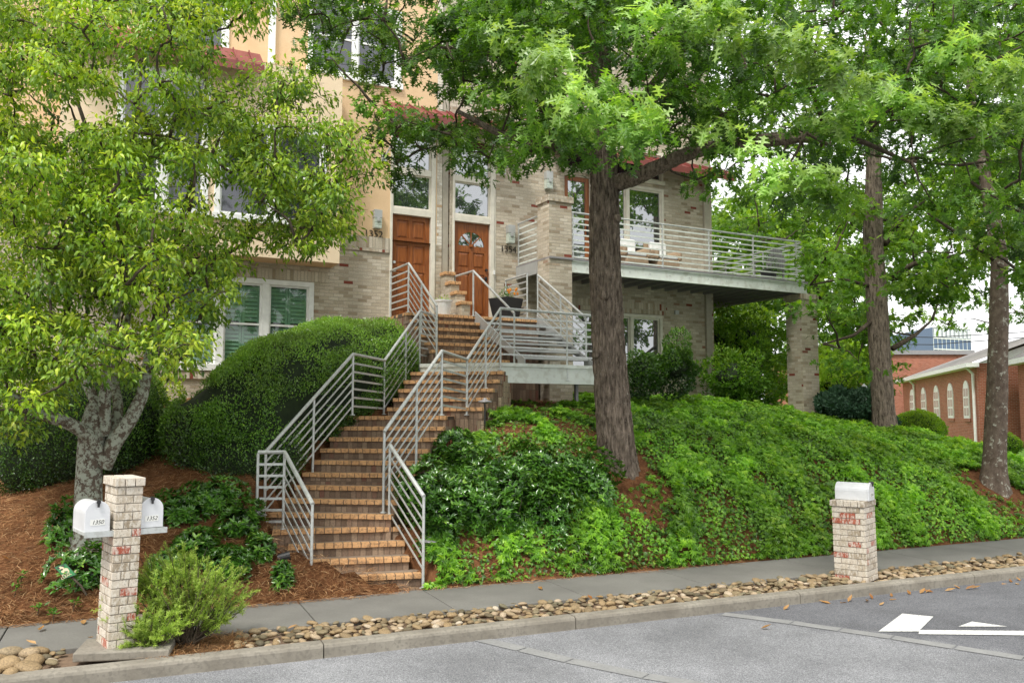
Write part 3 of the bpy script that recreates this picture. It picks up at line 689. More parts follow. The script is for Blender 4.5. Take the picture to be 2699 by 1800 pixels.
    for zz_ in (1.02, 1.22):
        q = [H(hu, f0 - .002, z0 + zz_), H(hu, f0 - .05, z0 + zz_)]
        hd.tube(q, [.03, .03] if zz_ > 1.1 else [.018, .018], 12)
    if fan: hd.tube([H(hu, f0 - .05, z0 + 1.02), H(hu - .13, f0 - .055, z0 + 1.02)], .013, 8); hd.hb(hu - .03, hu + .03, f0 - .012, f0 - .003, z0 + .97, z0 + 1.07)
    else: hd.lathe(H(hu, f0 - .06, z0 + 1.0), [(.01, 0), (.03, .01), (.034, .03), (.02, .05)], 12)
    hd.build('handle', M['darkmetal'] if fan else M['alu'], dr_)
    th = MB(); th.hb(u0 - .05, u1 + .1, V0 - .06, V0 + .10, z0 - .0, z0 + .028); th.build('threshold', M['darkmetal'], parent)
entry(hA, d1u0, d1u1, fA, 0, False); entry(hB, d2u0, d2u1, fB, 0, True)
# 1354 walls
gl = (fz(1556, 500)[0], fz(1747, 500)[0], fz(1700, 645)[1] - .95, fz(1747, 455)[1])
bd = (fz(1488, 500)[0], fz(1553, 500)[0], 5.56, fz(1491, 462)[1])
tr = (bd[0], gl[1], bd[3] + .14, bd[3] + .95)
lw = (fz(1500, 900)[0], fz(1745, 900)[0], 2.95, fz(1742, 833)[1])
gl = (bd[1] + .002, gl[1], 5.56, bd[3])
wall('brick_wall', hB, M['brick'], UM + .022, UE, ZG - 1, 12.6, [fB, bd, gl, tr, lw])
window(hB, *lw, n=3, mat='trim', glass='glass', fw=.08, meet=False, shut=False)
window(hB, *gl, n=2, mat='trim', glass='glass', fw=.07, meet=False)
window(hB, *tr, n=2, mat='trim', glass='glassd', fw=.07, meet=False)
fr = MB(); a, b, c, d = bd; s = .11
fr.hb(a, a + s, V0 + .02, V0 + .07, c, d); fr.hb(b - s, b, V0 + .02, V0 + .07, c, d); fr.hb(a + s, b - s, V0 + .02, V0 + .07, c, c + .25); fr.hb(a + s, b - s, V0 + .02, V0 + .07, d - s, d)
bdo = fr.build('glazed_door', M['wood'], hB, bev=.006)
g = MB(); g.add([H(a + s, V0 + .045, c), H(b - s, V0 + .045, c), H(b - s, V0 + .045, d), H(a + s, V0 + .045, d)], [(0, 1, 2, 3)]); g.build('pane', M['glass'], bdo)
hd = MB(); hd.hb(b - .08, b - .045, V0 - .03, V0 + .018, c + .95, c + 1.2); hd.build('handle', M['darkmetal'], bdo)
so = MB(); so.hb(lw[0] - .1, lw[1] + .12, V0 - .03, V0 + .02, lw[3] + .02, lw[3] + .30); so.build('soldier_course', M['soldier'], hB)
canopy(hB, bd[0] - .5, UE + .3, 8.75, 8.45, V0 - .01, V0 - .62)
cr = MB(); cr.hb(UE - .30, UE - .11, V0 - .07, V0 + .005, ZG - 1, 12.6); cr.build('downspout', M['beigemetal'], hB, bev=.01)
# flat roofs, cornices and gable ends (out of frame above, so the houses stand complete)
for h_, a, b in ((hA, -7.5, UM - .01), (hB, UM + .0, UE)):
    r_ = MB(); r_.hb(a, b, V0 - .15, V0 + 9, 12.6, 12.95); r_.build('roof', M['redmetal'], h_)
    bkk = MB(); bkk.hb(a + .01, b - .01, V0 + .35, V0 + 8.8, ZG - 1, 12.59); bkk.build('rear_block', M['stucco'] if h_ is hA else M['brick'], h_)
# fixtures: lamps, numbers, flag bracket, doorbell
def wall_lamp(parent, px, top, bot, V=V0):
    u, z1 = fz(px, top, V); z0 = fz(px, bot, V)[1]; w = .09; zm = z0 + (z1 - z0) * .55
    m_ = MB(); m_.hb(u - w, u + w, V - .14, V - .001, zm, z1); m_.hb(u - w * .4, u + w * .4, V - .16, V - .14, zm - .08, zm)
    o = m_.build('wall_lamp', M['alud'], parent, bev=.006)
    g = MB(); g.hb(u - w * .9, u + w * .9, V - .13, V - .001, z0, zm - .001)
    for i in range(4): g.hb(u - w * .9 - .004, u + w * .9 + .004, V - .134, V - .13, z0 + (zm - z0) * (i + .35) / 4, z0 + (zm - z0) * (i + .75) / 4)
    g.build('lamp_glass', M['lampglass'], o)
M['lampglass'] = mat_noise('ribbed lamp glass', (.42, .48, .42), (.58, .63, .55), 30, .2, 0, .4, .01)
wall_lamp(hA, 992, 556, 604); wall_lamp(hB, 1342, 596, 643); wall_lamp(hB, 1442, 455, 500)
for h_, s_, px, py in ((hA, '1352', 984, 618), (hB, '1354', 1339, 658)):
    u, z = fz(px, py); text('house_number', s_, .215, H(u, V0 - (.02 if h_ is hB else .02), z), D1, UP, M['bronze'], h_, .006)
fb = MB(); u, z = fz(1012, 418); fb.hb(u - .06, u + .06, V0 - .03, V0 - .001, z - .09, z + .09); fb.tube([H(u, V0 - .03, z), H(u + .1, V0 - .25, z + .3)], .018, 8); fb.build('flag_bracket', M['alu'], hA)
fb = MB(); u, z = fz(1327, 450); fb.hb(u - .05, u + .05, V0 - .03, V0 - .001, z - .09, z + .05); fb.tube([H(u, V0 - .03, z), H(u + .15, V0 - .3, z + .38)], .018, 8); fb.build('flag_bracket', M['alu'], hB)
db = MB(); u, z = fz(1300, 719); db.hb(u - .02, u + .02, V0 - .055, V0 - .035, z - .05, z + .05); db.build('doorbell', M['white'], hB)
vt = MB(); u, z = fz(1782, 824); vt.hb(u - .06, u + .06, V0 - .05, V0 - .001, z - .05, z + .05); vt.build('outlet_box', M['alud'], hB)
# stepped brick divider between the two doors
us_ = (7.42, 7.62); sd = thing('stepped_wall', 'low stepped brick divider wall with orange caps between the two doors', 'wall', H(7.52, 16.8, ZT))
hts = [(16.16, 16.42, .30), (16.42, 16.72, .55), (16.72, 17.0, .80), (17.0, 17.28, 1.05)]
b_ = MB(); c_ = MB()
for v0_, v1_, hh in hts:
    b_.hb(us_[0], us_[1], v0_ + .001, v1_, ZT - .02, ZT + hh - .07)
    c_.hb(us_[0] - .03, us_[0] + .095, v0_ - .03, v1_ - .01, ZT + hh - .07, ZT + hh); c_.hb(us_[0] + .105, us_[1] + .03, v0_ - .03, v1_ - .01, ZT + hh - .07, ZT + hh)
b_.build('brick_base', M['brick'], sd); c_.build('cap', M['nosing'], sd, bev=.006)
# ================================================================== BRICK STAIRCASE
stc = thing('brick_staircase', 'brick staircase with orange brick nosings climbing from the sidewalk to the doors', 'staircase', (-1.9, 10.8, 0))
def bricks_row(mb, a, b, z, inward, dep=.13, h=.062, bw=.10, gap=.011):
    L = (b - a).length; t = (b - a).normalized(); n_ = max(1, int(L / (bw + gap))); w = L / n_ - gap
    for i in range(n_):
        c = a + t * ((i + .5) * L / n_) + inward * (dep / 2) + UP * (z - h / 2 + random.uniform(-.0015, .0015))
        c += inward * random.uniform(-.003, .003)
        mb.box(c, t * w / 2, inward * dep / 2, UP * h / 2)
STEP = {}
for idx, (n_, L, R, z) in enumerate(steps):
    t = (R - L).normalized(); inw = Vector((-t.y, t.x, 0))
    nxt = steps[idx + 1] if idx + 1 < len(steps) else None
    dep = .42
    if n_ == 4: dep = .75
    if n_ == 13: dep = .95
    if n_ == 18: dep = .42
    if n_ == 26: dep = V0 - VS - .002
    gz = min(G0(L.x, L.y), G0(R.x, R.y)) - .35
    if n_ <= 4: gz = -.2
    if n_ >= 20: gz = steps[idx - 1][3] - .35 if n_ > 20 else ZD - .3
    if n_ == 26: gz = 1.2
    if 5 <= n_ <= 18: gz -= .3
    o_ = .03
    a, b = L + inw * o_, R + inw * o_
    mb = MB(); mb.prism([a + t * .012, b - t * .012, b - t * .012 + inw * (dep - o_), a + t * .012 + inw * (dep - o_)], gz, z - .066)
    f = mb.build('step', M['riser'] if n_ not in (13, 18) else M['riser'], stc)
    tr_ = MB(); tr_.prism([a + inw * .10, b + inw * .10, b + inw * dep, a + inw * dep], z - .0655, z - .004); tr_.build('tread', M['tread'], f)
    ns_ = MB(); bricks_row(ns_, L, R, z, inw)
    mo = MB(); mo.prism([L + inw * .008 + t * .008, R + inw * .008 - t * .008, R + inw * .128 - t * .008, L + inw * .128 + t * .008], z - .0595, z - .006)
    if n_ in (13, 18, 4):   # nosing turns along the side of the landing
        q = R + inw * .14; bricks_row(ns_, q, R + inw * (dep - .01), z, -t, .13)
        mo.prism([q, R + inw * (dep - .01), R + inw * (dep - .01) - t * .12, q - t * .12][::-1], z - .0595, z - .006)
    if n_ == 26:
        q = L + inw * .14; bricks_row(ns_, L + inw * (dep - .01), q, z, t, .13)
        mo.prism([q, L + inw * (dep - .01), L + inw * (dep - .01) + t * .12, q + t * .12], z - .0595, z - .006)
    ns_.build('nosing', M['nosing'], f, bev=.004); mo.build('mortar', M['mortar'], f)
    STEP[n_] = (L, R, inw, t, z)
# brick cheek on the right side between the two landings and under the upper flight
ck = MB()
L13, R13, i13, t13, z13 = STEP[13]; L18, R18, i18, t18, z18 = STEP[18]
cx = [R13 + i13 * .95, ]
ck.prism([R13 + i13 * .90 - t13 * .3, STEP[14][1] + t18 * .02 + Vector((0, -.02, 0)), R18 + i18 * .36 + t18 * .012, L18 + i18 * .36, R13 + i13 * .9 - t13 * .5], 1.0, z13 - .08)
ck.prism([R18 - t18 * .5 + i18 * .031, R18 + i18 * .031 + t18 * .0, R18 + t18 * .05 + i18 * .40, R18 + i18 * .40 - t18 * .5], 1.0, z18 - .068)
ck.build('cheek_wall', M['side'], stc)
pass
for k in range(4):   # cheek blocks stepping down beside flight 14-18
    Ls, Rs_, ii, tt, zz_ = STEP[14 + k]; q = MB(); q.prism([Rs_ - tt * .02 + ii * .032, Rs_ + tt * (.10 - .02 * k) + ii * .05, R18 + t18 * .04 + i18 * .38, Rs_ - tt * .02 + ii * .6], 1.0, zz_ - .3); q.build('cheek_wall', M['side'], stc)
# ================================================================== METAL LANDING AND METAL STAIRS
A1 = atZ(1109, 959, ZD); A1 = Vector((-1.68, 15.65, 0)); A2 = Vector((-.20, 15.27, 0)); A3 = H(9.62, 13.68, 0)
lt = thing('metal_landing', 'pale steel landing platform between the brick flights with bolted fascia', 'landing', (0, 15.8, 2.6))
pl = MB(); bk1 = H(9.62, 15.0, 0); bk2 = H(6.22, 14.9, 0)
pl.prism([A1 + Vector((.02, .05, 0)), A2 + Vector((.0, .05, 0)), A3 + Vector((-.03, .05, 0)), bk1, bk2], ZD - .05, ZD); pl.build('deck_plate', M['steelw'], lt)
fs = MB()
for a, b, hgt in ((A1, A2, .26), (A2, A3, .36)):
    t = (b - a).normalized(); nn = Vector((-t.y, t.x, 0)); m_ = (a + b) / 2
    fs.box(m_ + nn * .02 + UP * (ZD - hgt / 2), t * (b - a).length / 2, nn * .02, UP * hgt / 2)
    fs.box(m_ + nn * .0 + UP * (ZD - .035), t * ((b - a).length / 2 + .004), nn * .03, UP * .03)
fs.build('fascia', M['steelw'], lt)
ub = MB(); ub.box(H(8.4, 14.3, ZD - .20), D1 * 1.15, D2 * .06, UP * .12); ub.box(H(9.0, 14.2, ZD - .7), D1 * .03, D2 * .03, UP * .62);  ub.build('support_beam', M['greymetal'], lt)
ms = thing('metal_stairs', 'grey open-riser steel stairs rising from the metal landing to the upper stoop', 'stairs', H(8.45, 14.2, ZD))
for u in (7.74, 9.24):
    s_ = MB(); v0_, v1_ = 14.05, VS + .02
    dv = Vector((0, 0, 0))
    p0, p1 = H(u, v0_, ZD), H(u, v1_, ZT + .12)
    s_.box8([H(u - .012, v0_ - .05, ZD + .0), H(u + .012, v0_ - .05, ZD + .0), H(u + .012, v0_ + .22, ZD + .0), H(u - .012, v0_ + .22, ZD + .0)] +
            [H(u - .012, v0_ - .05, ZD + .12), H(u + .012, v0_ - .05, ZD + .12), H(u + .012, v0_ + .22, ZD + .25), H(u - .012, v0_ + .22, ZD + .25)])
    s_.box8([H(u - .0125, v0_ - .05, ZD + .001), H(u + .0125, v0_ - .05, ZD + .001), H(u + .0125, v1_, ZT - .22), H(u - .0125, v1_, ZT - .22), H(u - .0125, v0_ - .05, ZD + .10), H(u + .0125, v0_ - .05, ZD + .10), H(u + .0125, v1_, ZT + .10), H(u - .0125, v1_, ZT + .10)])
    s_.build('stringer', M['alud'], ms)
for k in range(1, 7):
    z = ZD + k * (ZT - ZD) / 7; v = 14.1 + (k - 1) * .33
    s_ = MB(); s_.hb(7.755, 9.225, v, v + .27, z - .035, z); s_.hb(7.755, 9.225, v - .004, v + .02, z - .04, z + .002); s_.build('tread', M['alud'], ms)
# ================================================================== RAILINGS
def V3(p, z): return Vector((p[0], p[1], z))
def railing(name, label, tops, bots, posts, bars=6, group='aluminium stair railings', loc=None, gap=(.13, .12), mat='alu', rad=.024, bar_from_top=True, hbars=None):
    """tops: handrail polyline; posts: list of (point_on_rail, bottom z); bars: flat bars parallel to the rail"""
    t = thing(name, label, 'railing', loc or (tops[0].x, tops[0].y, bots), group)
    h = MB(); h.tube(tops, rad, 10); h.build('handrail', M[mat], t, smooth=False)
    for (p, zb_) in posts:
        m_ = MB(); m_.tube([V3(p, zb_), V3(p, p.z - .01)], .019, 10); m_.lathe(V3(p, zb_), [(.045, -.004), (.045, .004), (.03, .012)], 12); m_.build('post', M[mat], t)
    for i in range(bars):
        off = gap[0] + i * gap[1]; m_ = MB()
        for a, b in zip(tops, tops[1:]):
            dd = (b - a); 
            if Vector((dd.x, dd.y, 0)).length < .05: continue
            nn = Vector((-dd.y, dd.x, 0)).normalized()
            m_.box8([a - UP * (off + .016) - nn * .004, b - UP * (off + .016) - nn * .004, b - UP * (off + .016) + nn * .004, a - UP * (off + .016) + nn * .004,
                     a - UP * (off - .016) - nn * .004, b - UP * (off - .016) - nn * .004, b - UP * (off - .016) + nn * .004, a - UP * (off - .016) + nn * .004])
        m_.build('rail_bar', M[mat], t)
    return t
def lerpz(a, b, t): return a.lerp(b, t)
# lower left (return at the first landing, then down to the walk)
P = [Vector((-3.37, 11.42, 1.67)), Vector((-3.03, 11.46, 1.67)), Vector((-2.46, 10.66, 1.07))]
railing('stair_railing', 'railing at the lower left of the stairs, from the first landing down to the sidewalk', P, .66, [(P[0], .62), (P[1], .66), (P[2], 0)], 6, gap=(.16, .15), rad=.028)
P = [Vector((-3.42, 11.95, 1.655)), atY(931, 933, 13.45), atY(1013.5, 950, 14.6), atY(1107, 820, 15.95), atY(1149, 832, 16.6)]
m1 = P[0].lerp(P[1], .52); m2 = P[2].lerp(P[3], .58)
railing('stair_railing', 'long railing along the left side of the stairs beside the big hedge', P, .73, [(P[0], .70), (m1, 1.30), (P[1], 2.16), (P[2], 2.17), (m2, 2.58), (P[3], 2.98), (P[4], 3.1)], 6, gap=(.145, .135), rad=.026)
P = [atY(1028, 1173, 11.72), atY(1117, 1308, 10.95)]
railing('stair_railing', 'short railing at the lower right of the stairs beside the glossy shrubs', P, .66, [(P[0], .66), (P[1], 0)], 6, gap=(.16, .15), rad=.028)
P = [atY(1013, 1137, 11.86), atY(1165, 925, 12.95), atY(1231, 947.6, 14.2), atY(1319, 813, 15.22), atY(1585, 834, 16.45)]
m1 = P[0].lerp(P[1], .54); m2 = P[2].lerp(P[3], .54); m3 = P[3].lerp(P[4], .64)
railing('stair_railing', 'long railing up the right side of the stairs and across the metal landing', P, .83, [(P[0], .83), (m1, 1.43), (P[1], 2.16), (P[2], 2.16), (m2, 2.62), (P[3], 2.96), (m3, 2.80), (P[4], 3.08)], 6, gap=(.145, .135), rad=.026)
# upper flight, left
c0 = H(6.24, VS + .03, ZT + 1.0); b0 = H(6.24, 14.7, 4.19); w0 = H(6.24, V0 - .06, ZT + 1.0)
railing('stair_railing', 'railing in front of door 1352, descending the upper brick flight', [b0, c0, w0], ZT, [(b0, 3.16), (b0.lerp(c0, .52), 3.72), (c0, ZT), (w0, ZT)], 6, gap=(.15, .14))
c0 = H(7.70, VS + .03, ZT + .96); b0 = H(7.70, 14.35, 4.1); w0 = H(7.66, V0 - .25, ZT + .96)
railing('stair_railing', 'plain handrail without bars in front of door 1354', [b0, c0, w0], ZT, [(b0, ZD), (c0, ZT), (w0, ZT + .8)], 0)
c0 = H(9.28, VS + .05, ZT + 1.0); b0 = H(9.30, 14.3, 4.1)
railing('stair_railing', 'sloping railing on the right side of the metal stairs', [c0, b0], ZT, [(c0, ZT - .1), (c0.lerp(b0, .5), 3.6), (b0, ZD)], 6, gap=(.15, .14))
c0 = H(9.02, VS + .06, ZT + 1.0); w0 = H(9.02, V0 - .08, ZT + 1.0)
railing('stair_railing', 'railing behind the black planter on the stoop', [c0, w0], ZT, [(c0, ZT), (w0, ZT)], 6, gap=(.16, .14))
# ================================================================== COLUMNS AND BALCONY
VF = 15.83
def col(u0, u1, v1, z0, z1, label, cap=True):
    t = thing('brick_column', label, 'column', H((u0 + u1) / 2, (VF + v1) / 2, z0), 'tan brick columns carrying the balcony')
    m_ = MB(); m_.hb(u0, u1, VF, v1, z0, z1 - .14); m_.build('shaft', M['brick'], t)
    c = MB(); c.hb(u0 - .035, u1 + .035, VF - .035, v1 + .035, z1 - .14, z1); c.build('cap', M['soldier'], t, bev=.006)
cu0, cu1 = fz(1447, 600, VF)[0], fz(1507, 600, VF)[0]
zc1 = fz(1447, 513, VF)[1]
col(cu0, cu1, VF + .5, 1.4, zc1, 'tan brick column rising past the balcony beside the oak trunk')
du0, du1 = fz(2111, 800, VF)[0], fz(2153, 800, VF)[0]
zbt, zbb = fz(2122, 749, VF)[1], fz(2122, 775, VF)[1]
zb2 = fz(1508, 718, VF)[1]; zt2 = fz(1508, 686, VF)[1]
zbb = (zbb + zb2) / 2; zbt = zt2
col(du0, du1, VF + .53, .9, zbb, 'tan brick column under the far right end of the balcony')
bal = thing('balcony', 'raised steel balcony with horizontal bar railing around the brick house corner', 'balcony', H(12, VF, zbb))
BU1 = fz(2126, 760, VF)[0]; BV1 = 20.4
m_ = MB(); m_.hb(cu1 + .002, BU1, VF, VF + .03, zbb, zbt); m_.hb(cu1 + .002, BU1, VF - .03, VF, zbt - .03, zbt - .002); m_.hb(cu1 + .002, BU1, VF - .03, VF, zbb + .001, zbb + .02)
m_.build('edge_beam', M['steelw'], bal)
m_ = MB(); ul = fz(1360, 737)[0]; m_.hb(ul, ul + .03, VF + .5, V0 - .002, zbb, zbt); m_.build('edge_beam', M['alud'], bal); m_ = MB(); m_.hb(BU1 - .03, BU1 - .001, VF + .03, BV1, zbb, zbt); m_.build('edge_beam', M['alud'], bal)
m_ = MB(); m_.hb(cu0, BU1 + .02, VF - .04, V0 - .003, zbt, zbt + .035); m_.hb(UE + .003, BU1 + .02, V0 - .002, BV1, zbt, zbt + .035); m_.hb(ul, cu0 - .002, VF + .5, V0 - .003, zbt, zbt + .035); m_.build('deck', M['greymetal'], bal)
u = cu1 + .35
while u < BU1 - .1:
    m_ = MB(); m_.hb(u, u + .06, VF + .031, (V0 - .004) if u < UE else BV1, zbb + .02, zbt - .002); m_.build('joist', M['darkgrey'] if 'darkgrey' in M else M['greymetal'], bal); u += .42
for i in range(13):
    bo = MB(); c = H(cu1 + .4 + i * .58, VF - .001, (zbb + zbt) / 2); bo.tube([c, c - D2 * .012], .014, 8); bo.build('bolt', M['alu'], bal)
zr = fz(1510, 560, VF)[1]
def brail(pts, nb=8, posts=()):
    h = MB(); h.tube(pts, .022, 8); h.build('handrail', M['alu'], bal)
    hh = pts[0].z - zbt - .04
    for i in range(nb):
        m_ = MB(); off = .12 + i * (hh - .16) / (nb - 1)
        for a, b in zip(pts, pts[1:]):
            t = (b - a).normalized(); nn = Vector((-t.y, t.x, 0)); m_.box((a + b) / 2 - UP * off, t * (b - a).length / 2, nn * .005, UP * .017)
        m_.build('rail_bar', M['steelw'], bal)
    for p in posts:
        m_ = MB(); c = p - UP * hh / 2; m_.box(Vector((p.x, p.y, p.z - .02 - hh / 2)), D1 * .008, D2 * .024, UP * (hh / 2 + .02)); m_.build('post', M['alu'], bal)
pf = [H(cu1 + .01, VF + .01, zr), H(BU1 - .05, VF + .01, zr), H(BU1 - .05, BV1, zr)]
pp = [H(fz(x, 600, VF)[0], VF + .012, zr) for x in (1565, 1746, 1868, 1984, 2097)] + [H(BU1 - .05, v, zr) for v in (17.3, 18.8, 20.3)] + [H(cu1 + .03, VF + .012, zr)]
brail(pf, 8, pp)
brail([H(ul + .03, VF + .55, zr - .05), H(ul + .03, V0 - .05, zr - .05)], 7, [H(ul + .03, V0 - .07, zr - .05)])
ZB = zbt + .036
# furniture on the balcony
def wicker(px, label):
    u = fz(px, 600, 16.75)[0]; v = 16.75; t = thing('wicker_armchair', label, 'armchair', H(u, v, ZB), 'wicker armchairs on the balcony')
    b_ = MB(); b_.hb(u - .33, u + .33, v - .32, v + .32, ZB + .16, ZB + .36); b_.hb(u - .33, u + .33, v + .22, v + .33, ZB + .36, ZB + .86); b_.build('frame', M['wicker'], t, bev=.04)
    for s_ in (-1, 1):
        a_ = MB(); a_.hb(u + s_ * .35 - .06, u + s_ * .35 + .06, v - .33, v + .28, ZB + .34, ZB + .60); a_.build('armrest', M['wicker'], t, bev=.05)
        for q in (-1, 1):
            l_ = MB(); l_.hb(u + s_ * .29 - .025, u + s_ * .29 + .025, v + q * .27 - .025, v + q * .27 + .025, ZB, ZB + .16); l_.build('leg', M['wood'], t)
    c_ = MB(); c_.hb(u - .27, u + .27, v - .32, v + .2, ZB + .365, ZB + .46); c_.build('cushion', M['white'], t, bev=.03)
    c_ = MB(); c_.box(H(u, v + .16, ZB + .66), D1 * .25, D2 * .06, UP * .19); c_.build('cushion', M['white'], t, bev=.04)
wicker(1742, 'wicker armchair with pale cushions seen right of the oak trunk'); wicker(1660, 'wicker armchair mostly hidden behind the oak trunk')
u = fz(1706, 640, 16.9)[0]; t = thing('side_table', 'small dark side table between the wicker armchairs', 'table', H(u, 16.9, ZB))
q = MB(); q.hb(u - .2, u + .2, 16.7, 17.1, ZB + .40, ZB + .43); q.build('table_top', M['darkmetal'], t)
for a_, b_ in ((-.17, -.17), (.17, -.17), (-.17, .17), (.17, .17)):
    q = MB(); q.hb(u + a_ - .015, u + a_ + .015, 16.9 + b_ - .015, 16.9 + b_ + .015, ZB, ZB + .40); q.build('leg', M['darkmetal'], t)
v = 16.75; u = fz(2026, 690, v)[0]; t = thing('patio_chair', 'dark slatted round-backed patio chair at the right end of the balcony', 'chair', H(u, v, ZB))
q = MB(); k = 9
for i in range(7):
    x = -.24 + .08 * i; top = .62 + .36 * math.sqrt(max(0, 1 - (x / .27) ** 2)); q.hb(u + x - .034, u + x + .034, v - .30, v - .27, ZB + .42, ZB + top)
q.build('backrest', M['greydark'] if 'greydark' in M else M['darkgreyp'] if 'darkgreyp' in M else M['greymetal'], t)
q = MB(); q.hb(u - .27, u + .27, v - .26, v + .28, ZB + .38, ZB + .42); q.build('seat', M['greymetal'], t)
for s_ in (-1, 1):
    q = MB(); q.hb(u + s_ * .31 - .04, u + s_ * .31 + .04, v - .28, v + .26, ZB + .62, ZB + .65); q.build('armrest', M['greymetal'], t)
    for r_ in (-1, 1):
        q = MB(); q.hb(u + s_ * .28 - .02, u + s_ * .28 + .02, v + r_ * .24 - .02, v + r_ * .24 + .02, ZB, ZB + (.62)); q.build('leg', M['greymetal'], t)
# ================================================================== MAILBOX PILLARS
def mbox(c, fx, fy, w, h, L, label, num, group=None, numside='front', shelf=None):
    """c: centre of the bottom; fx: direction across the door; fy: into the box (away from the door)"""
    c = Vector(c); t = thing('mailbox', label, 'mailbox', c, 'grey mailboxes on brick pillars')
    prof = [(-w / 2, 0), (-w / 2, h - w / 2)] + [(-w / 2 * math.cos(a), h - w / 2 + w / 2 * math.sin(a)) for a in np.linspace(0, math.pi, 13)[1:-1]] + [(w / 2, h - w / 2), (w / 2, 0)]
    def ext(y0, y1, sc=1.0):
        m_ = MB(); n = len(prof); a = [c + fx * x * sc + UP * (z * sc + (1 - sc) * .01) + fy * y0 for x, z in prof]; b = [p + fy * (y1 - y0) for p in a]
        m_.add(a + b, [tuple(range(n))[::-1], tuple(range(n, 2 * n))] + [(i, (i + 1) % n, n + (i + 1) % n, n + i)[::1] for i in range(n)]); return m_
    ext(.012, L).build('body', M['mailbox'], t, bev=.003)
    d_ = ext(-.012, .010, 1.04).build('door', M['mailbox'], t, bev=.004)
    lt_ = MB(); lt_.tube([c + UP * (h + .012) + fy * .02, c + UP * (h + .012) - fy * .03, c + UP * (h - .045) - fy * .03], [.012, .013, .010], 8); lt_.tube([c + UP * (h - .0) - fy * .022, c + UP * (h - .0) - fy * .04], .018, 10)
    lt_.build('latch', M['darkmetal'], d_)
    nf = -fy
    st_ = MB(); q = c + UP * (h * .32) - fy * .0145
    st_.box(q, fx * w * .30, fy * .0006, UP * .026); st_.build('sticker', M['sticker'], d_)
    text('number', num, .050, q - fy * .0016, fx, UP, M['ink'], d_, .0004, .3, .0)
    return t
def pillar(c, hx, hy, H_, label, ax, ay, course=.076):
    t = thing('mailbox_pillar', label, 'pillar', c, 'brick mailbox pillars at the kerb'); c = Vector(c)
    # individual projecting bricks around a mortar core
    mc = MB(); mc.box(c + UP * (H_ - course) / 2, ax * (hx - .012), ay * (hy - .012), UP * (H_ - course) / 2); mc.build('core', M['mortarl'], t)
    b_ = MB(); n = int(round((H_ - course) / course)); rr = (H_ - course) / n; g = .009
    for i in range(n):
        z0, z1 = i * rr, (i + 1) * rr - g; zc = (z0 + z1) / 2; hh = (z1 - z0) / 2
        for (a, b, e, d_) in ((ax, ay, hx, hy), (ay, ax, hy, hx)):
            for sg in (-1, 1):
                L = 2 * e; nb = 2; 
                cuts = [-e, e] if nb < 2 else ([-e, -e + L * .34, e] if (i % 2) == 0 else [-e, e - L * .34, e])
                if nb >= 2 and L > .36: cuts = [-e, -e + .1, -e + .31, e] if (i % 2) else [-e, -e + .2, e - .06, e]
                for q0, q1 in zip(cuts, cuts[1:]):
                    j = random.uniform(-.003, .003); m0, m1 = q0 + (g / 2 if q0 > -e else .0), q1 - (g / 2 if q1 < e else .0)
                    if a is ay:   # butt between the other pair
                        m0 = max(m0, -e + .03); m1 = min(m1, e - .03)
                        if m1 - m0 < .01: continue
                    b_.box(c + UP * zc + a * (m0 + m1) / 2 + b * sg * (d_ - .015 + j), a * (m1 - m0) / 2, b * .015, UP * hh, random.random())
    b_.build('brickwork', M['pbrick'], t, bev=.003, rnd=True)
    cp_ = MB(); k = 3 if hx < .2 else 5
    for i in range(k):
        a0, a1 = -hx - .02 + (2 * hx + .04) * i / k, -hx - .02 + (2 * hx + .04) * (i + 1) / k - .008
        cp_.box(c + UP * (H_ - .036) + ax * (a0 + a1) / 2, ax * (a1 - a0) / 2, ay * (hy + .02), UP * .038, random.choice((.1, .3, .99, .5, .2, .7)))
    cp_.build('cap', M['pbrick'], t, bev=.005, rnd=True)
    return t
M['mortarl'] = mat_noise('light mortar', (.34, .30, .25), (.46, .41, .35), 20, .95)
def pbrick():
    m, nt, b = nodes('distressed pillar brick'); at = N(nt, 'ShaderNodeAttribute', attribute_name='rnd')
    r = ramp(nt, [(0, (.30, .24, .17)), (.25, (.44, .37, .28)), (.55, (.60, .53, .44)), (.93, (.50, .43, .34)), (.945, (.40, .12, .07)), (1, (.34, .08, .045))]); nt.links.new(at.outputs['Fac'], r.inputs[0])
    tc = N(nt, 'ShaderNodeTexCoord'); mp = N(nt, 'ShaderNodeMapping'); mp.inputs['Scale'].default_value = (1, 1, .45); nt.links.new(tc.outputs['Object'], mp.inputs[0])
    n = N(nt, 'ShaderNodeTexNoise', i_Scale=32, i_Detail=7, i_Roughness=.7); nt.links.new(mp.outputs[0], n.inputs['Vector'])
    rr = ramp(nt, [(.46, 0), (.56, 1)]); nt.links.new(n.outputs['Fac'], rr.inputs[0])
    f = N(nt, 'ShaderNodeMath', operation='MULTIPLY'); nt.links.new(rr.outputs[0], f.inputs[0]); f.inputs[1].default_value = .75
    c = mixc(nt, r.outputs[0], (.66, .61, .53), f.outputs[0])
    n2 = N(nt, 'ShaderNodeTexNoise', i_Scale=70, i_Detail=4); nt.links.new(tc.outputs['Object'], n2.inputs['Vector'])
    r2 = ramp(nt, [(.58, 1), (.66, .55)]); nt.links.new(n2.outputs['Fac'], r2.inputs[0]); c = mixc(nt, c, r2.outputs[0], 1, 'MULTIPLY')
    nt.links.new(c, b.inputs['Base Color']); b.inputs['Roughness'].default_value = .92; bump(nt, b, n.outputs['Fac'], .6, .008); return m
M['pbrick'] = pbrick()
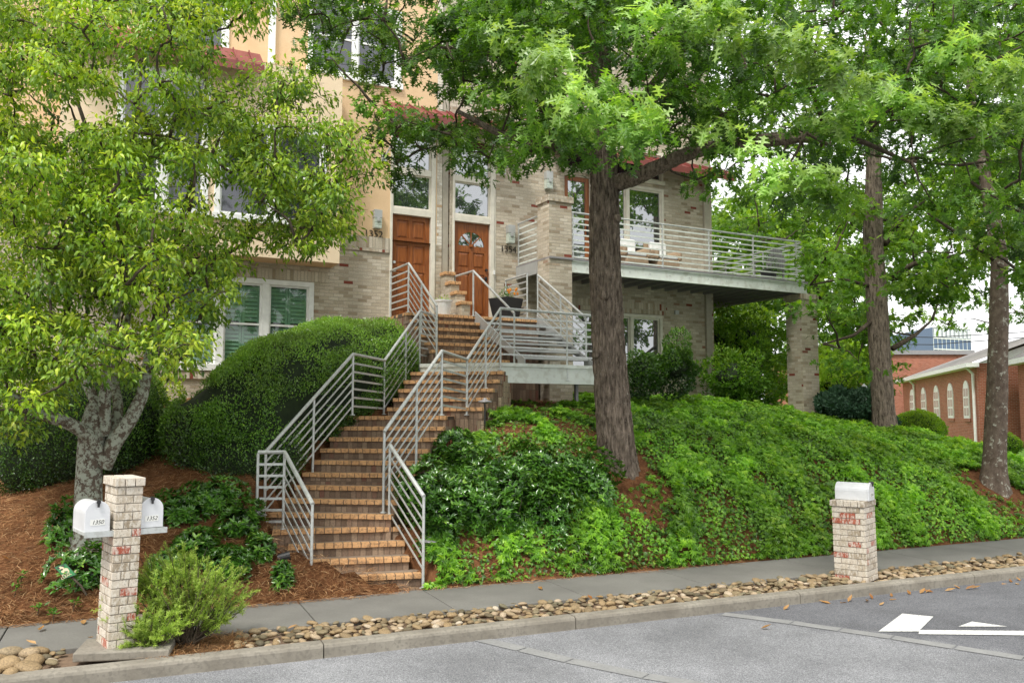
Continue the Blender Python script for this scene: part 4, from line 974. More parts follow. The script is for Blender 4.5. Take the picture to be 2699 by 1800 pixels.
# left pillar, slightly out of plumb
PLc = Vector((-3.66, 8.08, .07)); ang = math.radians(40); ax = Vector((math.cos(ang), math.sin(ang), 0)); ay = Vector((-ax.y, ax.x, 0))
pax = Vector((.97, .24, 0)); pay = Vector((-.24, .97, 0)); pd = MB(); pd.box(PLc + UP * -.04 + Vector((.12, -.02, 0)), pax * .40, pay * .25, UP * .04); 
pL = pillar(PLc, .115, .185, 1.52, 'tall narrow brick pillar carrying two mailboxes at the left', ax, ay)
pd.build('footing', M['kerb'], pL, bev=.012)
shf = MB(); zs0 = .07 + 1.045; shf.box(PLc + UP * (zs0 - PLc.z + -.014) + ay * .045, ax * .36, ay * .205, UP * .014); shf.box(PLc + UP * (zs0 - PLc.z - .02) - ay * .163, ax * .36, ay * .004, UP * .026); shf.build('shelf', M['alu'], pL)
top = zs0 + .002
for sg, num, lab in ((-1, '1350', 'rounded grey mailbox numbered 1350 on the left of the tall pillar'), (1, '1352', 'rounded grey mailbox numbered 1352 on the right of the tall pillar')):
    mbox(PLc + UP * (top - PLc.z) + ax * sg * .235 - ay * .150, ax, ay, .205, .265, .42, lab, num)
for o in list(COL.objects):   # tilt the pillar a touch as in the photo
    if o.name.startswith('mailbox_pillar'): o.rotation_euler = (0, math.radians(1.2), 0)
PRc = atZ(2257, 1532, 0); PRc = Vector((4.63, 11.70, -.03)); ang = math.radians(-14); ax2 = Vector((math.cos(math.radians(30)), math.sin(math.radians(30)), 0))
ax2 = Vector((math.cos(math.radians(-42)), math.sin(math.radians(-42)), 0)); ay2 = Vector((-ax2.y, ax2.x, 0))
pR = pillar(PRc, .215, .20, 1.05, 'short wide brick pillar carrying one mailbox, at the right', ax2, ay2)
pR.rotation_euler = (0, math.radians(-.8), 0)
# its mailbox lies lengthwise, door at its right end
mbox(PRc + UP * 1.055 + ax2 * .225, ay2, -ax2, .21, .23, .44, 'grey mailbox numbered 1354 lying lengthwise on the short pillar', '1354')
# ================================================================== POTS, LAMPS, SMALL THINGS
pc = H(6.98, 16.38, ZT); pc = atZ(1189, 831, ZT); pc = H(7.08, 16.35, ZT + .002)
pt = thing('flower_pot', 'round white plastic pot with small seedlings by the stepped wall', 'plant pot', pc)
m_ = MB(); m_.lathe(pc, [(.14, 0), (.185, .27), (.20, .275), (.205, .31), (.19, .315), (.175, .27)], 28); m_.build('pot', M['white'], pt, smooth=False)
q = Vector(atZ(1361, 838, ZT)); q = H(8.62, 16.45, ZT + .002)
bp_ = thing('planter', 'square tapered black planter with orange and yellow pansies', 'planter', q)
m_ = MB(); a_, b_ = .20, .275
m_.box8([q - D1 * a_ - D2 * a_, q + D1 * a_ - D2 * a_, q + D1 * a_ + D2 * a_, q - D1 * a_ + D2 * a_] + [q + UP * .46 + v for v in (-D1 * b_ - D2 * b_, D1 * b_ - D2 * b_, D1 * b_ + D2 * b_, -D1 * b_ + D2 * b_)])
m_.build('pot', M['darkmetal'], bp_, bev=.01); bp_.rotation_euler = (0, 0, math.radians(22))
def pathlight(px, py, z, hgt, label):
    p = atZ(px, py, z) if abs(z - EYE) > .3 else None
    return p
def plight(c, label):
    t = thing('path_light', label, 'garden light', c, 'black path lights beside the stairs'); c = Vector(c)
    m_ = MB(); m_.tube([c - UP * .05, c + UP * .30], .014, 8); m_.build('stake', M['darkmetal'], t)
    m_ = MB(); m_.lathe(c + UP * .30, [(.02, -.03), (.115, 0), (.11, .012), (.04, .035), (.03, .06), (.012, .065)], 20); m_.build('lamp_shade', M['greymetal'], t)
pA = atY(1278, 1108, 13.9); plight((pA.x, pA.y, pA.z), 'path light beside the upper flight next to the brick cheek wall')
pB = atY(1134, 1488, 11.35); plight((pB.x, pB.y, pB.z), 'path light behind the lower right railing post in the ivy')
pC = atY(678, 1400, 11.1); plight((pC.x, pC.y, pC.z - .1), 'path light at the far left railing post among shrubs')
sl = atY(748, 1475, 10.6); t = thing('spotlight', 'black ground spotlight in the pine straw left of the steps', 'spotlight', (sl.x, sl.y, G(sl.x, sl.y)))
m_ = MB(); c = Vector((sl.x, sl.y, sl.z)); m_.tube([c + Vector((-.07, -.02, .02)), c + Vector((.07, .02, .05))], [.05, .058], 14); m_.build('lamp_head', M['darkmetal'], t)
m_ = MB(); m_.tube([(sl.x, sl.y, G(sl.x, sl.y) - .03), c], .012, 6); m_.build('stake', M['darkmetal'], t)
# small green lawn sign
sc_ = atY(168, 1505, 9.35); n1 = Vector((.92, -.1, -.34)).normalized(); 
tl, trr, br, bl = [atY(px, py, 9.35) for px, py in ((135, 1497), (166, 1486.5), (203, 1514), (172, 1525))]
tl.y += .06; trr.y += .06
sg_ = thing('lawn_sign', 'small green sign with a dog leaning low in the pine straw', 'sign', (sc_.x, sc_.y, sc_.z - .15))
e1 = (trr - tl); e2 = (bl - tl); nn = e1.cross(e2).normalized() * -.006
if nn.y > 0: nn = -nn
def sgq(mb, a, b, c, d, off): mb.add([tl + e1 * a + e2 * b + nn * off, tl + e1 * c + e2 * b + nn * off, tl + e1 * c + e2 * d + nn * off, tl + e1 * a + e2 * d + nn * off], [(0, 3, 2, 1)])
M['signgreen'] = solid('green sign plastic', (.01, .16, .04), .4); M['signbeige'] = solid('beige sign print', (.62, .50, .33), .5)
m_ = MB(); m_.box8([tl, trr, trr + e2, tl + e2] + [tl + nn, trr + nn, trr + e2 + nn, tl + e2 + nn]); pn = m_.build('panel', M['signgreen'], sg_)
m_ = MB()
for a, b, c_, d in ((0, 0, 1, .03), (0, .97, 1, 1), (0, .03, .04, .97), (.96, .03, 1, .97)): sgq(m_, a, b, c_, d, 1.3)
m_.build('border', M['darkmetal'], pn)
m_ = MB()
def ell(mb, cx, cy, rx, ry, off, k=14): 
    vs = [tl + e1 * (cx + rx * math.cos(2 * math.pi * i / k)) + e2 * (cy + ry * math.sin(2 * math.pi * i / k)) + nn * off for i in range(k)]; mb.add(vs, [tuple(range(k))])
ell(m_, .42, .22, .2, .12, 1.4); ell(m_, .60, .42, .24, .11, 1.4); ell(m_, .30, .50, .12, .09, 1.5); ell(m_, .72, .52, .07, .12, 1.45); m_.build('dog_print', M['signbeige'], pn)
m_ = MB(); ell(m_, .24, .17, .10, .08, 1.6); ell(m_, .66, .13, .14, .05, 1.6); ell(m_, .38, .33, .11, .05, 1.6); m_.build('dog_print', M['darkmetal'], pn)
ce = tl + e1 * .5 + nn * 1.7
for i, s_ in enumerate(('PLEASE', 'CLEAN UP')): text('lettering', s_, .036, ce + e2 * (.70 + .15 * i), e1, -e2, M['signbeige'], pn, .0003)
m_ = MB(); a = (bl + br) / 2; m_.tube([tl + e1 * .5 + e2 * .6 - nn, a + Vector((.1, .02, -.10)), a + Vector((.16, .03, -.2))], .012, 6); m_.build('stake', M['wood2'] if 'wood2' in M else M['branch'], sg_)
# ================================================================== VEGETATION
def Gz(P_): return np.array([G(float(x), float(y)) for x, y in P_[:, :2]])
def inside(poly, x, y):
    r = False; j = len(poly) - 1
    for i in range(len(poly)):
        xi, yi = poly[i]; xj, yj = poly[j]
        if (yi > y) != (yj > y) and x < (xj - xi) * (y - yi) / (yj - yi) + xi: r = not r
        j = i
    return r
def fill(poly, n, Yf, size, gaps=(), flat=.5, sc=1.148):
    """clump list inside an outline measured on the photograph, each at its own real depth"""
    xs = [p[0] for p in poly]; ys = [p[1] for p in poly]; out = []; tries = 0
    while len(out) < n and tries < n * 60:
        tries += 1
        x = random.uniform(min(xs), max(xs)); y = random.uniform(min(ys), max(ys))
        if not inside(poly, x, y): continue
        keep = 1
        for gx0, gy0, gx1, gy1, pk in gaps:
            if gx0 < x < gx1 and gy0 < y < gy1: keep = min(keep, pk)
        if random.random() > keep: continue
        Y = Yf(x, y); r = random.uniform(*size); out.append((atY(x * sc, y * sc, Y), r, r * flat * random.uniform(.8, 1.3)))
    return out
def leaves(clumps, dens, lsize, T, droop=.35, jit=.05, bright=.0, per=9):
    """twig-wise leaves through each clump -> mesh arrays and twig segments"""
    P_, X_, N_, Sc, R_ = [], [], [], [], []; tw = []
    for (c, r, rz) in clumps:
        K = max(2, int(dens * r * r / per)); c = np.array(c)
        d = rdir(K); rad = rng.uniform(.5, 1, K) ** .6
        e = c + d * rad[:, None] * np.array([r, r, rz]); s = c + (e - c) * .25 + rng.normal(size=(K, 3)) * r * .12
        td = nz(e - s)
        for i in range(K): tw.append((s[i], e[i]))
        t = rng.uniform(.25, 1.08, (K, per)); p = s[:, None, :] + (e - s)[:, None, :] * t[..., None] + rng.normal(size=(K, per, 3)) * jit
        x = td[:, None, :] * .7 + rng.normal(size=(K, per, 3)) * .55; x[..., 2] -= droop
        nn = rng.normal(size=(K, per, 3)) * .45; nn[..., 2] += 1
        nn[..., 1] -= .35
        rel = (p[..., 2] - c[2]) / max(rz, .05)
        rr = np.clip(.42 + .24 * rel + bright + rng.normal() * .13 + rng.normal(size=(K, 1)) * .10 + rng.normal(size=(K, per)) * .15, 0, 1)  # upper leaves of each clump lighter: top light put into leaf colour
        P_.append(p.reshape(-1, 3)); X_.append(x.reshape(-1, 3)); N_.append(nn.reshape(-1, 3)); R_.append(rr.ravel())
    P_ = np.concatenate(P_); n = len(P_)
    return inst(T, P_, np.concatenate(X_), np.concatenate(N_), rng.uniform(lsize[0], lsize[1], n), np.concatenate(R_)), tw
def trunk(path, radii, k=56, sub=26, ridge=.02, freq=9, flare=0, seed=0):
    """high-resolution trunk with furrowed bark relief"""
    pts = [Vector(p) for p in path]; V = []; F = []; segs = []
    for i in range(len(pts) - 1):
        for j in range(sub): segs.append((pts[i].lerp(pts[i + 1], j / sub), radii[i] + (radii[i + 1] - radii[i]) * j / sub))
    segs.append((pts[-1], radii[-1]))
    # smooth the centre line
    for _ in range(6):
        segs = [segs[0]] + [((segs[i - 1][0] + segs[i][0] * 2 + segs[i + 1][0]) / 4, (segs[i - 1][1] + segs[i][1] * 2 + segs[i + 1][1]) / 4) for i in range(1, len(segs) - 1)] + [segs[-1]]
    h0 = segs[0][0].z
    for i, (c, r) in enumerate(segs):
        t = (segs[min(i + 1, len(segs) - 1)][0] - segs[max(i - 1, 0)][0]).normalized()
        a = t.cross(Vector((0, 1, 0))).normalized() if abs(t.y) < .9 else t.cross(Vector((1, 0, 0))).normalized(); b = t.cross(a)
        for j in range(k):
            an = 2 * math.pi * j / k; d = a * math.cos(an) + b * math.sin(an)
            q = Vector((math.cos(an) * freq * .42 + seed, math.sin(an) * freq * .42, c.z * freq * .14 if abs(t.z) > .5 else i * .03 * freq * .3))
            rn = ridge * (abs(noise.noise(q * 2.2)) * -2.0 + noise.noise(q * 5.0) * .5) + r * .05 * noise.noise(Vector((math.cos(an), math.sin(an), c.z * .9 + seed)))
            fl = flare * math.exp(-(c.z - h0) / .22) * (.6 + .5 * math.sin(an * 5 + seed) * .5 + .3) if flare else 0
            V.append(tuple(c + d * (r + rn * min(1, r / .12) + fl)))
    for i in range(len(segs) - 1):
        for j in range(k): F.append((i * k + j, i * k + (j + 1) % k, (i + 1) * k + (j + 1) % k, (i + 1) * k + j))
    F.append(tuple(range(k))[::-1]); F.append(tuple((len(segs) - 1) * k + j for j in range(k)))
    return V, F
def cur(a, b, sag=.12, n=7, wig=.05):
    a, b = Vector(a), Vector(b); L = (b - a).length; out = []
    o1 = Vector((random.uniform(-1, 1), random.uniform(-1, 1), random.uniform(-.3, 1))) * L * sag
    for i in range(n):
        t = i / (n - 1); out.append(a.lerp(b, t) + o1 * math.sin(math.pi * t) + Vector((random.uniform(-1, 1), random.uniform(-1, 1), random.uniform(-1, 1))) * L * wig * math.sin(math.pi * t))
    return out
def tree(name, label, base, trunk_path, radii, limbs, clumps, leafT, leafmat, bark, dens, lsize, ridge=.02, flare=.1, group=None, twigfrac=.25, limb_r=.05, bright=0, droop=.35, k=56, sub=26, seed=1, per=9, mainlimbs=()):
    t = thing(name, label, 'tree', base, group)
    V, F = trunk(trunk_path, radii, k=k, sub=sub, ridge=ridge, flare=flare, seed=seed)
    mesh_np('trunk', V, F, M[bark], t, smooth=True)
    for path, rr in mainlimbs:
        V, F = trunk(path, rr, k=28, sub=14, ridge=ridge * .6, seed=seed + random.random() * 9); mesh_np('limb', V, F, M[bark], t, smooth=True)
    # branch network: every clump is reached from the nearest point of the skeleton
    sk = []
    for p in trunk_path[len(trunk_path) // 2:]: sk.append(Vector(p))
    for path, rr in mainlimbs: sk += [Vector(p) for p in path]
    b = MB()
    for path, rr in limbs:
        b.tube(path, list(np.linspace(rr, rr * .3, len(path))), 8); sk += [Vector(p) for p in path]
    order = sorted(clumps, key=lambda c: min((c[0] - s).length for s in sk))
    for c, r, rz in order:
        s = min(sk, key=lambda q: (q - c).length + .3 * max(0, q.z - c.z)); L = (s - c).length
        pth = cur(s, c, .10, 6, .04); r0 = min(limb_r, .012 + .016 * L); b.tube(pth, list(np.linspace(r0, .006, 6)), 6); sk += pth[2:]
    (lv, lf, lr), tw = leaves(clumps, dens, lsize, leafT, bright=bright, droop=droop, per=per)
    for s, e in tw:
        if random.random() < twigfrac: b.tube([s, (Vector(s) + Vector(e)) / 2 + Vector((0, 0, .02)), e], [.005, .004, .002], 3, cap=False)
    b.build('branches', M['branch'], t, smooth=True)
    o = mesh_np('crown', lv, lf, M[leafmat], t, rnd=lr, uv=False)
    return t
A = atY
# ---- main pin oak
ob = Vector((1.66, 13.6, 1.02))
oak_path = [(1.72, 13.6, .80), (1.66, 13.6, 1.6), (1.55, 13.6, 3.0), (1.50, 13.62, 4.5), (1.50, 13.62, 6.0), (1.45, 13.6, 7.5), (1.35, 13.6, 9.5), (1.3, 13.6, 12.5)]
def pth(Ys, pts): return [A(x * 1.148, y * 1.148, Y) for (x, y), Y in zip(pts, Ys)]
limbR = pth([13.6, 13.3, 13.0, 12.6, 12.0, 11.7, 11.3], [(1405, 425), (1460, 408), (1530, 375), (1600, 345), (1780, 320), (1890, 310), (1990, 265)])
limbL = pth([13.6, 13.3, 13.0, 12.8, 12.5], [(1390, 370), (1330, 330), (1220, 320), (1150, 310), (1050, 255)])
limbU = pth([13.6, 13.2, 12.8, 12.3], [(1400, 300), (1480, 220), (1560, 120), (1600, 20)])
limbU2 = pth([13.6, 13.8, 14, 14.2], [(1390, 240), (1280, 170), (1150, 100), (980, 75)])
limbR2 = pth([11.9, 11.6, 11.2], [(1900, 305), (1860, 200), (1880, 60)])
limbR3 = pth([12, 12.3, 12.6, 12.9], [(1900, 300), (1990, 330), (2080, 370), (2200, 380)])
oakpoly = [(640, -80), (2440, -80), (2440, 600), (2300, 560), (2150, 470), (2020, 400), (1950, 400), (1920, 470), (1830, 480), (1760, 430), (1700, 350), (1640, 420), (1560, 420), (1500, 390), (1400, 400), (1330, 380), (1210, 360), (1130, 400), (1060, 430), (1000, 370), (930, 400), (870, 340), (850, 240), (700, 180), (640, 80)]
def oY(x, y): return random.uniform(10.2, 15.2) if x > 1100 else random.uniform(11.5, 14.5)
oc = fill(oakpoly, 400, oY, (.30, .62), gaps=[(640, 90, 1010, 235, .28), (940, 130, 1210, 300, .45), (1660, 380, 2300, 700, .5), (1480, 300, 1800, 440, .45), (1900, 330, 2440, 600, .6), (1330, 250, 1500, 430, .35)], flat=.42)
front = [(1220, 90, 9.6, 95), (1290, 150, 9.5, 110), (1190, 210, 9.9, 80), (1330, 230, 9.3, 90), (1430, 285, 9.0, 105), (1480, 250, 9.2, 70), (1380, 200, 9.5, 70), (1300, 290, 9.8, 80), (1130, 200, 10, 60),
         (1640, 60, 9.6, 110), (1720, 110, 9.6, 110), (1830, 150, 9.5, 120), (1930, 190, 9.6, 110), (2030, 210, 9.7, 100), (2130, 250, 9.8, 90), (2230, 300, 10, 90), (1800, 400, 9.3, 90), (1870, 440, 9.2, 80), (1740, 360, 9.6, 70), (1900, 260, 9.8, 80), (1480, 40, 9.8, 90), (1560, 110, 9.9, 70), (1650, 300, 10.5, 60), (2180, 110, 10, 90), (2290, 170, 10.2, 90)]
oc += fill([(1010, -80), (1720, -80), (1700, 330), (1200, 330), (1080, 240), (1000, 120)], 130, oY, (.30, .55), flat=.42)
fc = []
for x, y, Y, r in front:
    for q in range(2):
        rr = r * 1.148 * Y / FPX; fc.append((A((x + random.uniform(-.4, .4) * r) * 1.148, (y + random.uniform(-.3, .3) * r) * 1.148, Y + random.uniform(-.2, .4)), rr * .8, rr * .34))
STAR = T_star(True); STARL = T_star(False)
oak = tree('pin_oak', 'tall pin oak with furrowed bark in front of the balcony and metal landing', ob, oak_path, [.37, .305, .27, .262, .235, .20, .16, .09], [(limbR2, .045), (limbR3, .05), (limbU2, .07)], oc, STAR, 'oakleaf', 'oakbark', 320, (.12, .175), ridge=.040, flare=.115, k=110, sub=34, seed=3, bright=0,
           mainlimbs=[(limbR, [.15, .135, .12, .11, .10, .09, .05]), (limbL, [.12, .10, .075, .06, .03]), (limbU, [.10, .08, .06, .04])], twigfrac=.3)
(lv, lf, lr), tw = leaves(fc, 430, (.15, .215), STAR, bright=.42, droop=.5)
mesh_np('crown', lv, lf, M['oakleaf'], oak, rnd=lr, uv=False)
for zc, an, r in ((4.05, -1.75, .06), (5.3, -.6, .05), (3.1, -2.4, .035)):
    c = Vector((1.5, 13.6, zc)) + Vector((math.cos(an), math.sin(an), 0)) * .255; d = Vector((math.cos(an), math.sin(an), 0))
    kb_ = MB(); kb_.tube([c - d * .05, c + d * .012, c + d * .02], [r * 1.6, r * 1.2, r * .5], 14); kb_.build('knot', M['oakbark'], oak, smooth=True)
# ---- flowering cherry at left
cb = Vector((-5.06, 10.35, .50))
cpath = [(-5.08, 10.35, .45), (-5.07, 10.35, .8), (-5.08, 10.35, 1.45), (-5.06, 10.36, 1.95), (-5.05, 10.38, 2.3)]
def cl(Ys, pts): return pth(Ys, pts)
c1_ = cl([10.35, 10.2, 10.0, 9.8, 9.6], [(238, 1060), (205, 1000), (160, 972), (90, 950), (20, 900)])
c2_ = cl([10.35, 10.35, 10.4, 10.5, 10.7, 10.9, 11.2], [(240, 1075), (262, 1015), (300, 962), (326, 910), (336, 860), (345, 780), (420, 640)])
c3_ = cl([10.35, 10.5, 10.7, 10.9], [(232, 1000), (222, 930), (190, 860), (150, 740)])
c4_ = cl([10.35, 10.3, 10.2, 10.1], [(240, 1000), (240, 910), (250, 830), (280, 650)])
c5_ = cl([10.4, 10.7, 11, 11.3], [(262, 1000), (272, 930), (262, 880), (300, 700)])
cherrypoly = [(-80, -80), (640, -80), (600, 90), (600, 160), (700, 170), (770, 250), (830, 330), (880, 440), (850, 500), (800, 560), (700, 585), (600, 590), (560, 620), (500, 680), (450, 760), (430, 830), (400, 860), (330, 830), (300, 860), (130, 860), (90, 950), (-80, 950)]
def cY(x, y): return random.uniform(8.6, 11.9) if x < 450 else random.uniform(9.6, 12.2)
cc = fill(cherrypoly, 620, cY, (.26, .50), gaps=[(470, 40, 640, 180, .35), (250, 60, 420, 330, .8), (300, 370, 600, 540, .62), (560, 480, 760, 600, .55), (760, 240, 900, 420, .6), (800, 400, 920, 600, .1), (480, 20, 640, 200, .2), (250, 150, 430, 300, .55)], flat=.42)
for x, y, Y in ((700, 560, 11), (780, 520, 11.2), (640, 575, 10.8), (470, 700, 9.4), (520, 670, 9.5), (400, 840, 9.3), (60, 980, 9.4), (30, 1000, 9.6), (430, 780, 9.2)): cc.append((A(x * 1.148, y * 1.148, Y), .34, .16))
tree('cherry_tree', 'multi-stemmed cherry tree with lichened grey bark behind the tall mailbox pillar', cb, cpath, [.205, .165, .15, .165, .10], [(cl([10.9, 11.2, 11.5, 11.8], [(345, 780), (400, 560), (440, 420), (470, 250)]), .05), (cl([11, 11.3, 11.6], [(420, 640), (560, 560), (640, 480)]), .04), (cl([10.8, 11.2, 11.5], [(150, 740), (200, 300), (120, 60)]), .045), (cl([10.1, 10.4, 10.6], [(280, 650), (310, 330), (330, 90)]), .045)],
     cc, T_leaf(.42, .3, .06), 'cherryleaf', 'cherrybark', 860, (.058, .092), ridge=.006, flare=.07, k=48, sub=20, seed=5, bright=.13, droop=.55, per=11, limb_r=.04, twigfrac=.35,
     mainlimbs=[(c1_, [.07, .085, .075, .065, .04]), (c2_, [.08, .10, .085, .075, .065, .05, .03]), (c3_, [.075, .06, .06, .03]), (c4_, [.08, .07, .06, .03]), (c5_, [.075, .06, .055, .03])])
# ---- second oak (right), sycamore, trees beyond
def simple_tree(name, label, base, h, tr_, crown, n, dens, lsz, T=STARL, leaf='oakleafd', bark='branch', group='trees beyond the houses', size=(.7, 1.3), flat=.5, lean=0, flare=.05, kk=20, bright=0):
    base = Vector(base); cx, cy, cz, rx, ry, rz = crown; cl_ = []
    for i in range(n):
        d = Vector(rdir(1)[0]); r = random.uniform(.35, 1) ** .5; s = random.uniform(*size)
        cl_.append((Vector((cx + d.x * rx * r, cy + d.y * ry * r, cz + d.z * rz * r)), s, s * flat))
    tp = [base + Vector((lean * t, 0, h * t)) for t in (0, .15, .4, .7, 1)]
    return tree(name, label, base, tp, [tr_ * 1.15, tr_, tr_ * .85, tr_ * .6, tr_ * .25], [], cl_, T, leaf, bark, dens, lsz, ridge=.01, flare=flare, group=group, k=kk, sub=10, twigfrac=.03, limb_r=.09, bright=bright, seed=random.random() * 9)
o2 = [(8.55, 19.6, 1.45), (8.5, 19.6, 2.2), (8.45, 19.6, 4.2), (8.4, 19.6, 6.2), (8.5, 19.6, 8.2), (8.5, 19.6, 11)]
o2poly = [(1640, 430), (1760, 420), (2000, 380), (2440, 380), (2440, 560), (2250, 620), (2160, 760), (2050, 900), (1960, 840), (1880, 700), (1860, 560), (1640, 560)]
oc2 = fill(o2poly, 130, lambda x, y: random.uniform(24.5, 28) if x < 1890 else (random.uniform(20.3, 23.5) if 1975 < x < 2090 else random.uniform(17.5, 23)), (.6, 1.05), gaps=[(1860, 440, 2351, 620, .6), (2060, 690, 2240, 900, .08), (1890, 760, 2060, 900, .4)], flat=.45) + fill([(1640, -60), (2440, -60), (2440, 420), (1640, 440)], 80, lambda x, y: random.uniform(18, 24), (.7, 1.2), flat=.5)
tree('pin_oak', 'straight dark-trunked oak on the ivy bank between the balcony and the brick church', (8.55, 19.6, 1.45), o2, [.30, .245, .235, .23, .17, .08], [(pth([19.6, 19.2, 18.8, 18.6], [(2045, 640), (2100, 605), (2160, 595), (2250, 570)]), .08), (pth([19.6, 19.9, 20.3], [(2030, 560), (2080, 490), (2150, 440)]), .09), (pth([19.6, 19.2, 18.9], [(2010, 660), (1930, 640), (1860, 655)]), .05), (pth([19.6, 20, 20.4], [(2050, 800), (2100, 770), (2140, 735)]), .07), (pth([19.6, 19.3, 19], [(2010, 730), (1960, 770), (1890, 790)]), .06)],
     oc2, STARL, 'oakleafd', 'oakbark', 150, (.13, .19), ridge=.014, flare=.14, k=64, sub=22, seed=8, twigfrac=.12, limb_r=.05, bright=.05)
sy = [(9.25, 16.6, .55), (9.3, 16.6, 1.2), (9.42, 16.6, 2.6), (9.52, 16.6, 4.0), (9.6, 16.6, 5.3), (9.3, 16.6, 7.5), (9.0, 16.5, 10)]
syc = fill([(2180, -60), (2440, -60), (2440, 620), (2330, 640), (2260, 560), (2180, 500)], 40, lambda x, y: random.uniform(14.5, 18.5), (.45, .8), flat=.45)
tree('sycamore', 'mottled grey-brown sycamore trunk at the right edge of the ivy bank', (9.25, 16.6, .55), sy, [.27, .215, .19, .175, .15, .10, .06], [(pth([16.6, 16.4, 16.2], [(2290, 600), (2210, 545), (2130, 490)]), .06)], syc, STARL, 'oakleafd', 'sycbark', 230, (.13, .19), ridge=.006, flare=.12, k=56, sub=20, seed=12, twigfrac=.15, limb_r=.05)
tg = [((3.5, 42, .8), 14, (4.5, 42, 8.5, 5.5, 3, 6.5)), ((17.5, 58, .6), 16, (15, 60, 9.5, 8, 4, 7.5)), ((33, 52, .6), 16, (30, 54, 13.0, 8.5, 4, 5.5)), ((5.6, 30, 1.0), 9, (5.9, 30, 6.2, 3.6, 3, 3.9)), ((11.5, 33, .8), 9, (11.0, 33, 6.0, 3.6, 3, 3.6)), ((8.6, 38, .8), 12, (8.6, 38, 8.5, 4.2, 3, 4.8)), ((15.6, 40, .7), 12, (15.5, 40, 10.2, 4, 3.2, 3.6)), ((29, 37, .7), 12, (24, 37, 11.0, 6.5, 3.5, 3.8))]
lab = ['distant tree filling the view between house corner and far column', 'distant tree standing between the second oak and the brick hall', 'distant tall tree beyond the church roof at the right edge', 'bushy yellow-green tree seen under the balcony floor', 'leafy tree filling the gap right of the far brick column', 'tall tree rising behind the others beyond the balcony', 'tree beyond the second oak reaching over the church roof', 'tree at the upper right beyond the sycamore']
for (b_, h, cr_), l_ in zip(tg, lab): simple_tree('background_tree', l_, b_, h, .22, cr_, 95, 80, (.2, .32), bright=.18)
simple_tree('background_tree', 'small dark evergreen tree against the church end wall', (16.7, 44, .5), 4.2, .14, (16.6, 44, 3.9, 1.5, 1.4, 2.0), 24, 90, (.16, .24), size=(.45, .8), bright=-.2)
# trees across the street, behind the viewer (they show in the window glass)
for i, (x, r) in enumerate(((-16, 4.2), (-6, 4.6), (3.5, 4.0), (13, 4.8), (24, 4.5), (36, 5))):
    simple_tree('street_tree', 'leafy tree across the street behind the viewer, seen only in window reflections', (x, -17, -.1), 9, .25, (x, -17, 6.2 + i % 2, r, 3, 4.6), 42, 26, (.4, .6), group='trees across the street', size=(.9, 1.5), kk=12)
# ---- bushes
def bush_shell(ells, n, mat, parent, lsz, T=None, hull=.90, whorl=0, up=.3, bright=0.0, seedmat='hedgeleaf', zmin=None, grad=0, lump=.10, hullmat='hull'):
    T = T or T_small(.5); P_, N_ = [], []
    A_ = np.array([e[1][0] * e[1][1] + e[1][0] * e[1][2] for e in ells]); A_ = A_ / A_.sum()
    for e, w in zip(ells, A_):
        k = int(n * w * 1.3); d = rdir(k); c = np.array(e[0]); r = np.array(e[1]); nn = nz(d / r)
        lum = np.array([noise.noise(Vector((float(q[0]), float(q[1]), float(q[2]))) * 2.6 + Vector(e[0])) for q in d * r]) * lump * 2.2
        p = c + d * r * (1 + lum + rng.normal(size=k) * .012)[:, None]
        keep = np.ones(k, bool)
        for f in ells:
            if f is e: continue
            keep &= (((p - np.array(f[0])) / np.array(f[1])) ** 2).sum(1) > .97
        P_.append(p[keep]); N_.append(nn[keep])
    P_ = np.concatenate(P_); N_ = np.concatenate(N_)
    gz = Gz(P_); k = P_[:, 2] > gz + .01; P_, N_ = P_[k], N_[k]
    if whorl:
        m = len(P_); idx = np.repeat(np.arange(m), whorl); c = P_[idx]; nn = N_[idx]; nn = nz(nn + rng.normal(size=nn.shape) * .25 + np.array([0, 0, up]))
        t = nz(np.cross(nn, rdir(len(idx)))); x = t * .8 + nn * .55; N2 = nz(nn - t * .5); base = np.clip(.4 + .18 * np.repeat(rng.normal(size=m), whorl) + bright, 0, 1)
        return mesh_np('foliage', *_i(inst(T, c - nn * .01, x, N2, rng.uniform(*lsz, len(idx)), np.clip(base + rng.normal(size=len(idx)) * .12, 0, 1))), mat, parent), P_
    x = N_ * .55 + rng.normal(size=P_.shape) * .6; x[:, 2] += up
    N2 = N_ + rng.normal(size=P_.shape) * .55; zr_ = (P_[:, 2] - P_[:, 2].min()) / np.ptp(P_[:, 2]) - .5; rr = np.clip(.38 + grad * zr_ + .28 * N_[:, 2] + bright + rng.normal(size=len(P_)) * .2, 0, 1)  # upper and upward-facing leaves lighter: light from above put into the colour
    return mesh_np('foliage', *_i(inst(T, P_ + N_ * rng.uniform(-.05, .03, len(P_))[:, None], x, N2, rng.uniform(*lsz, len(P_)), rr)), mat, parent), P_
_R = [None]
def _i(r):
    _R[0] = r[2]; return r[0], r[1]
_m = mesh_np
def mesh_np(name, V, F, mat, parent=None, *a, **k):
    if name == 'foliage' and 'rnd' not in k: k['rnd'] = _R[0]; k['uv'] = False
    return _m(name, V, F, mat, parent, *a, **k)
M['hull'] = mat_noise('dark bush interior', (.008, .016, .006), (.02, .035, .01), 8, 1.0, 0, .3, .02)
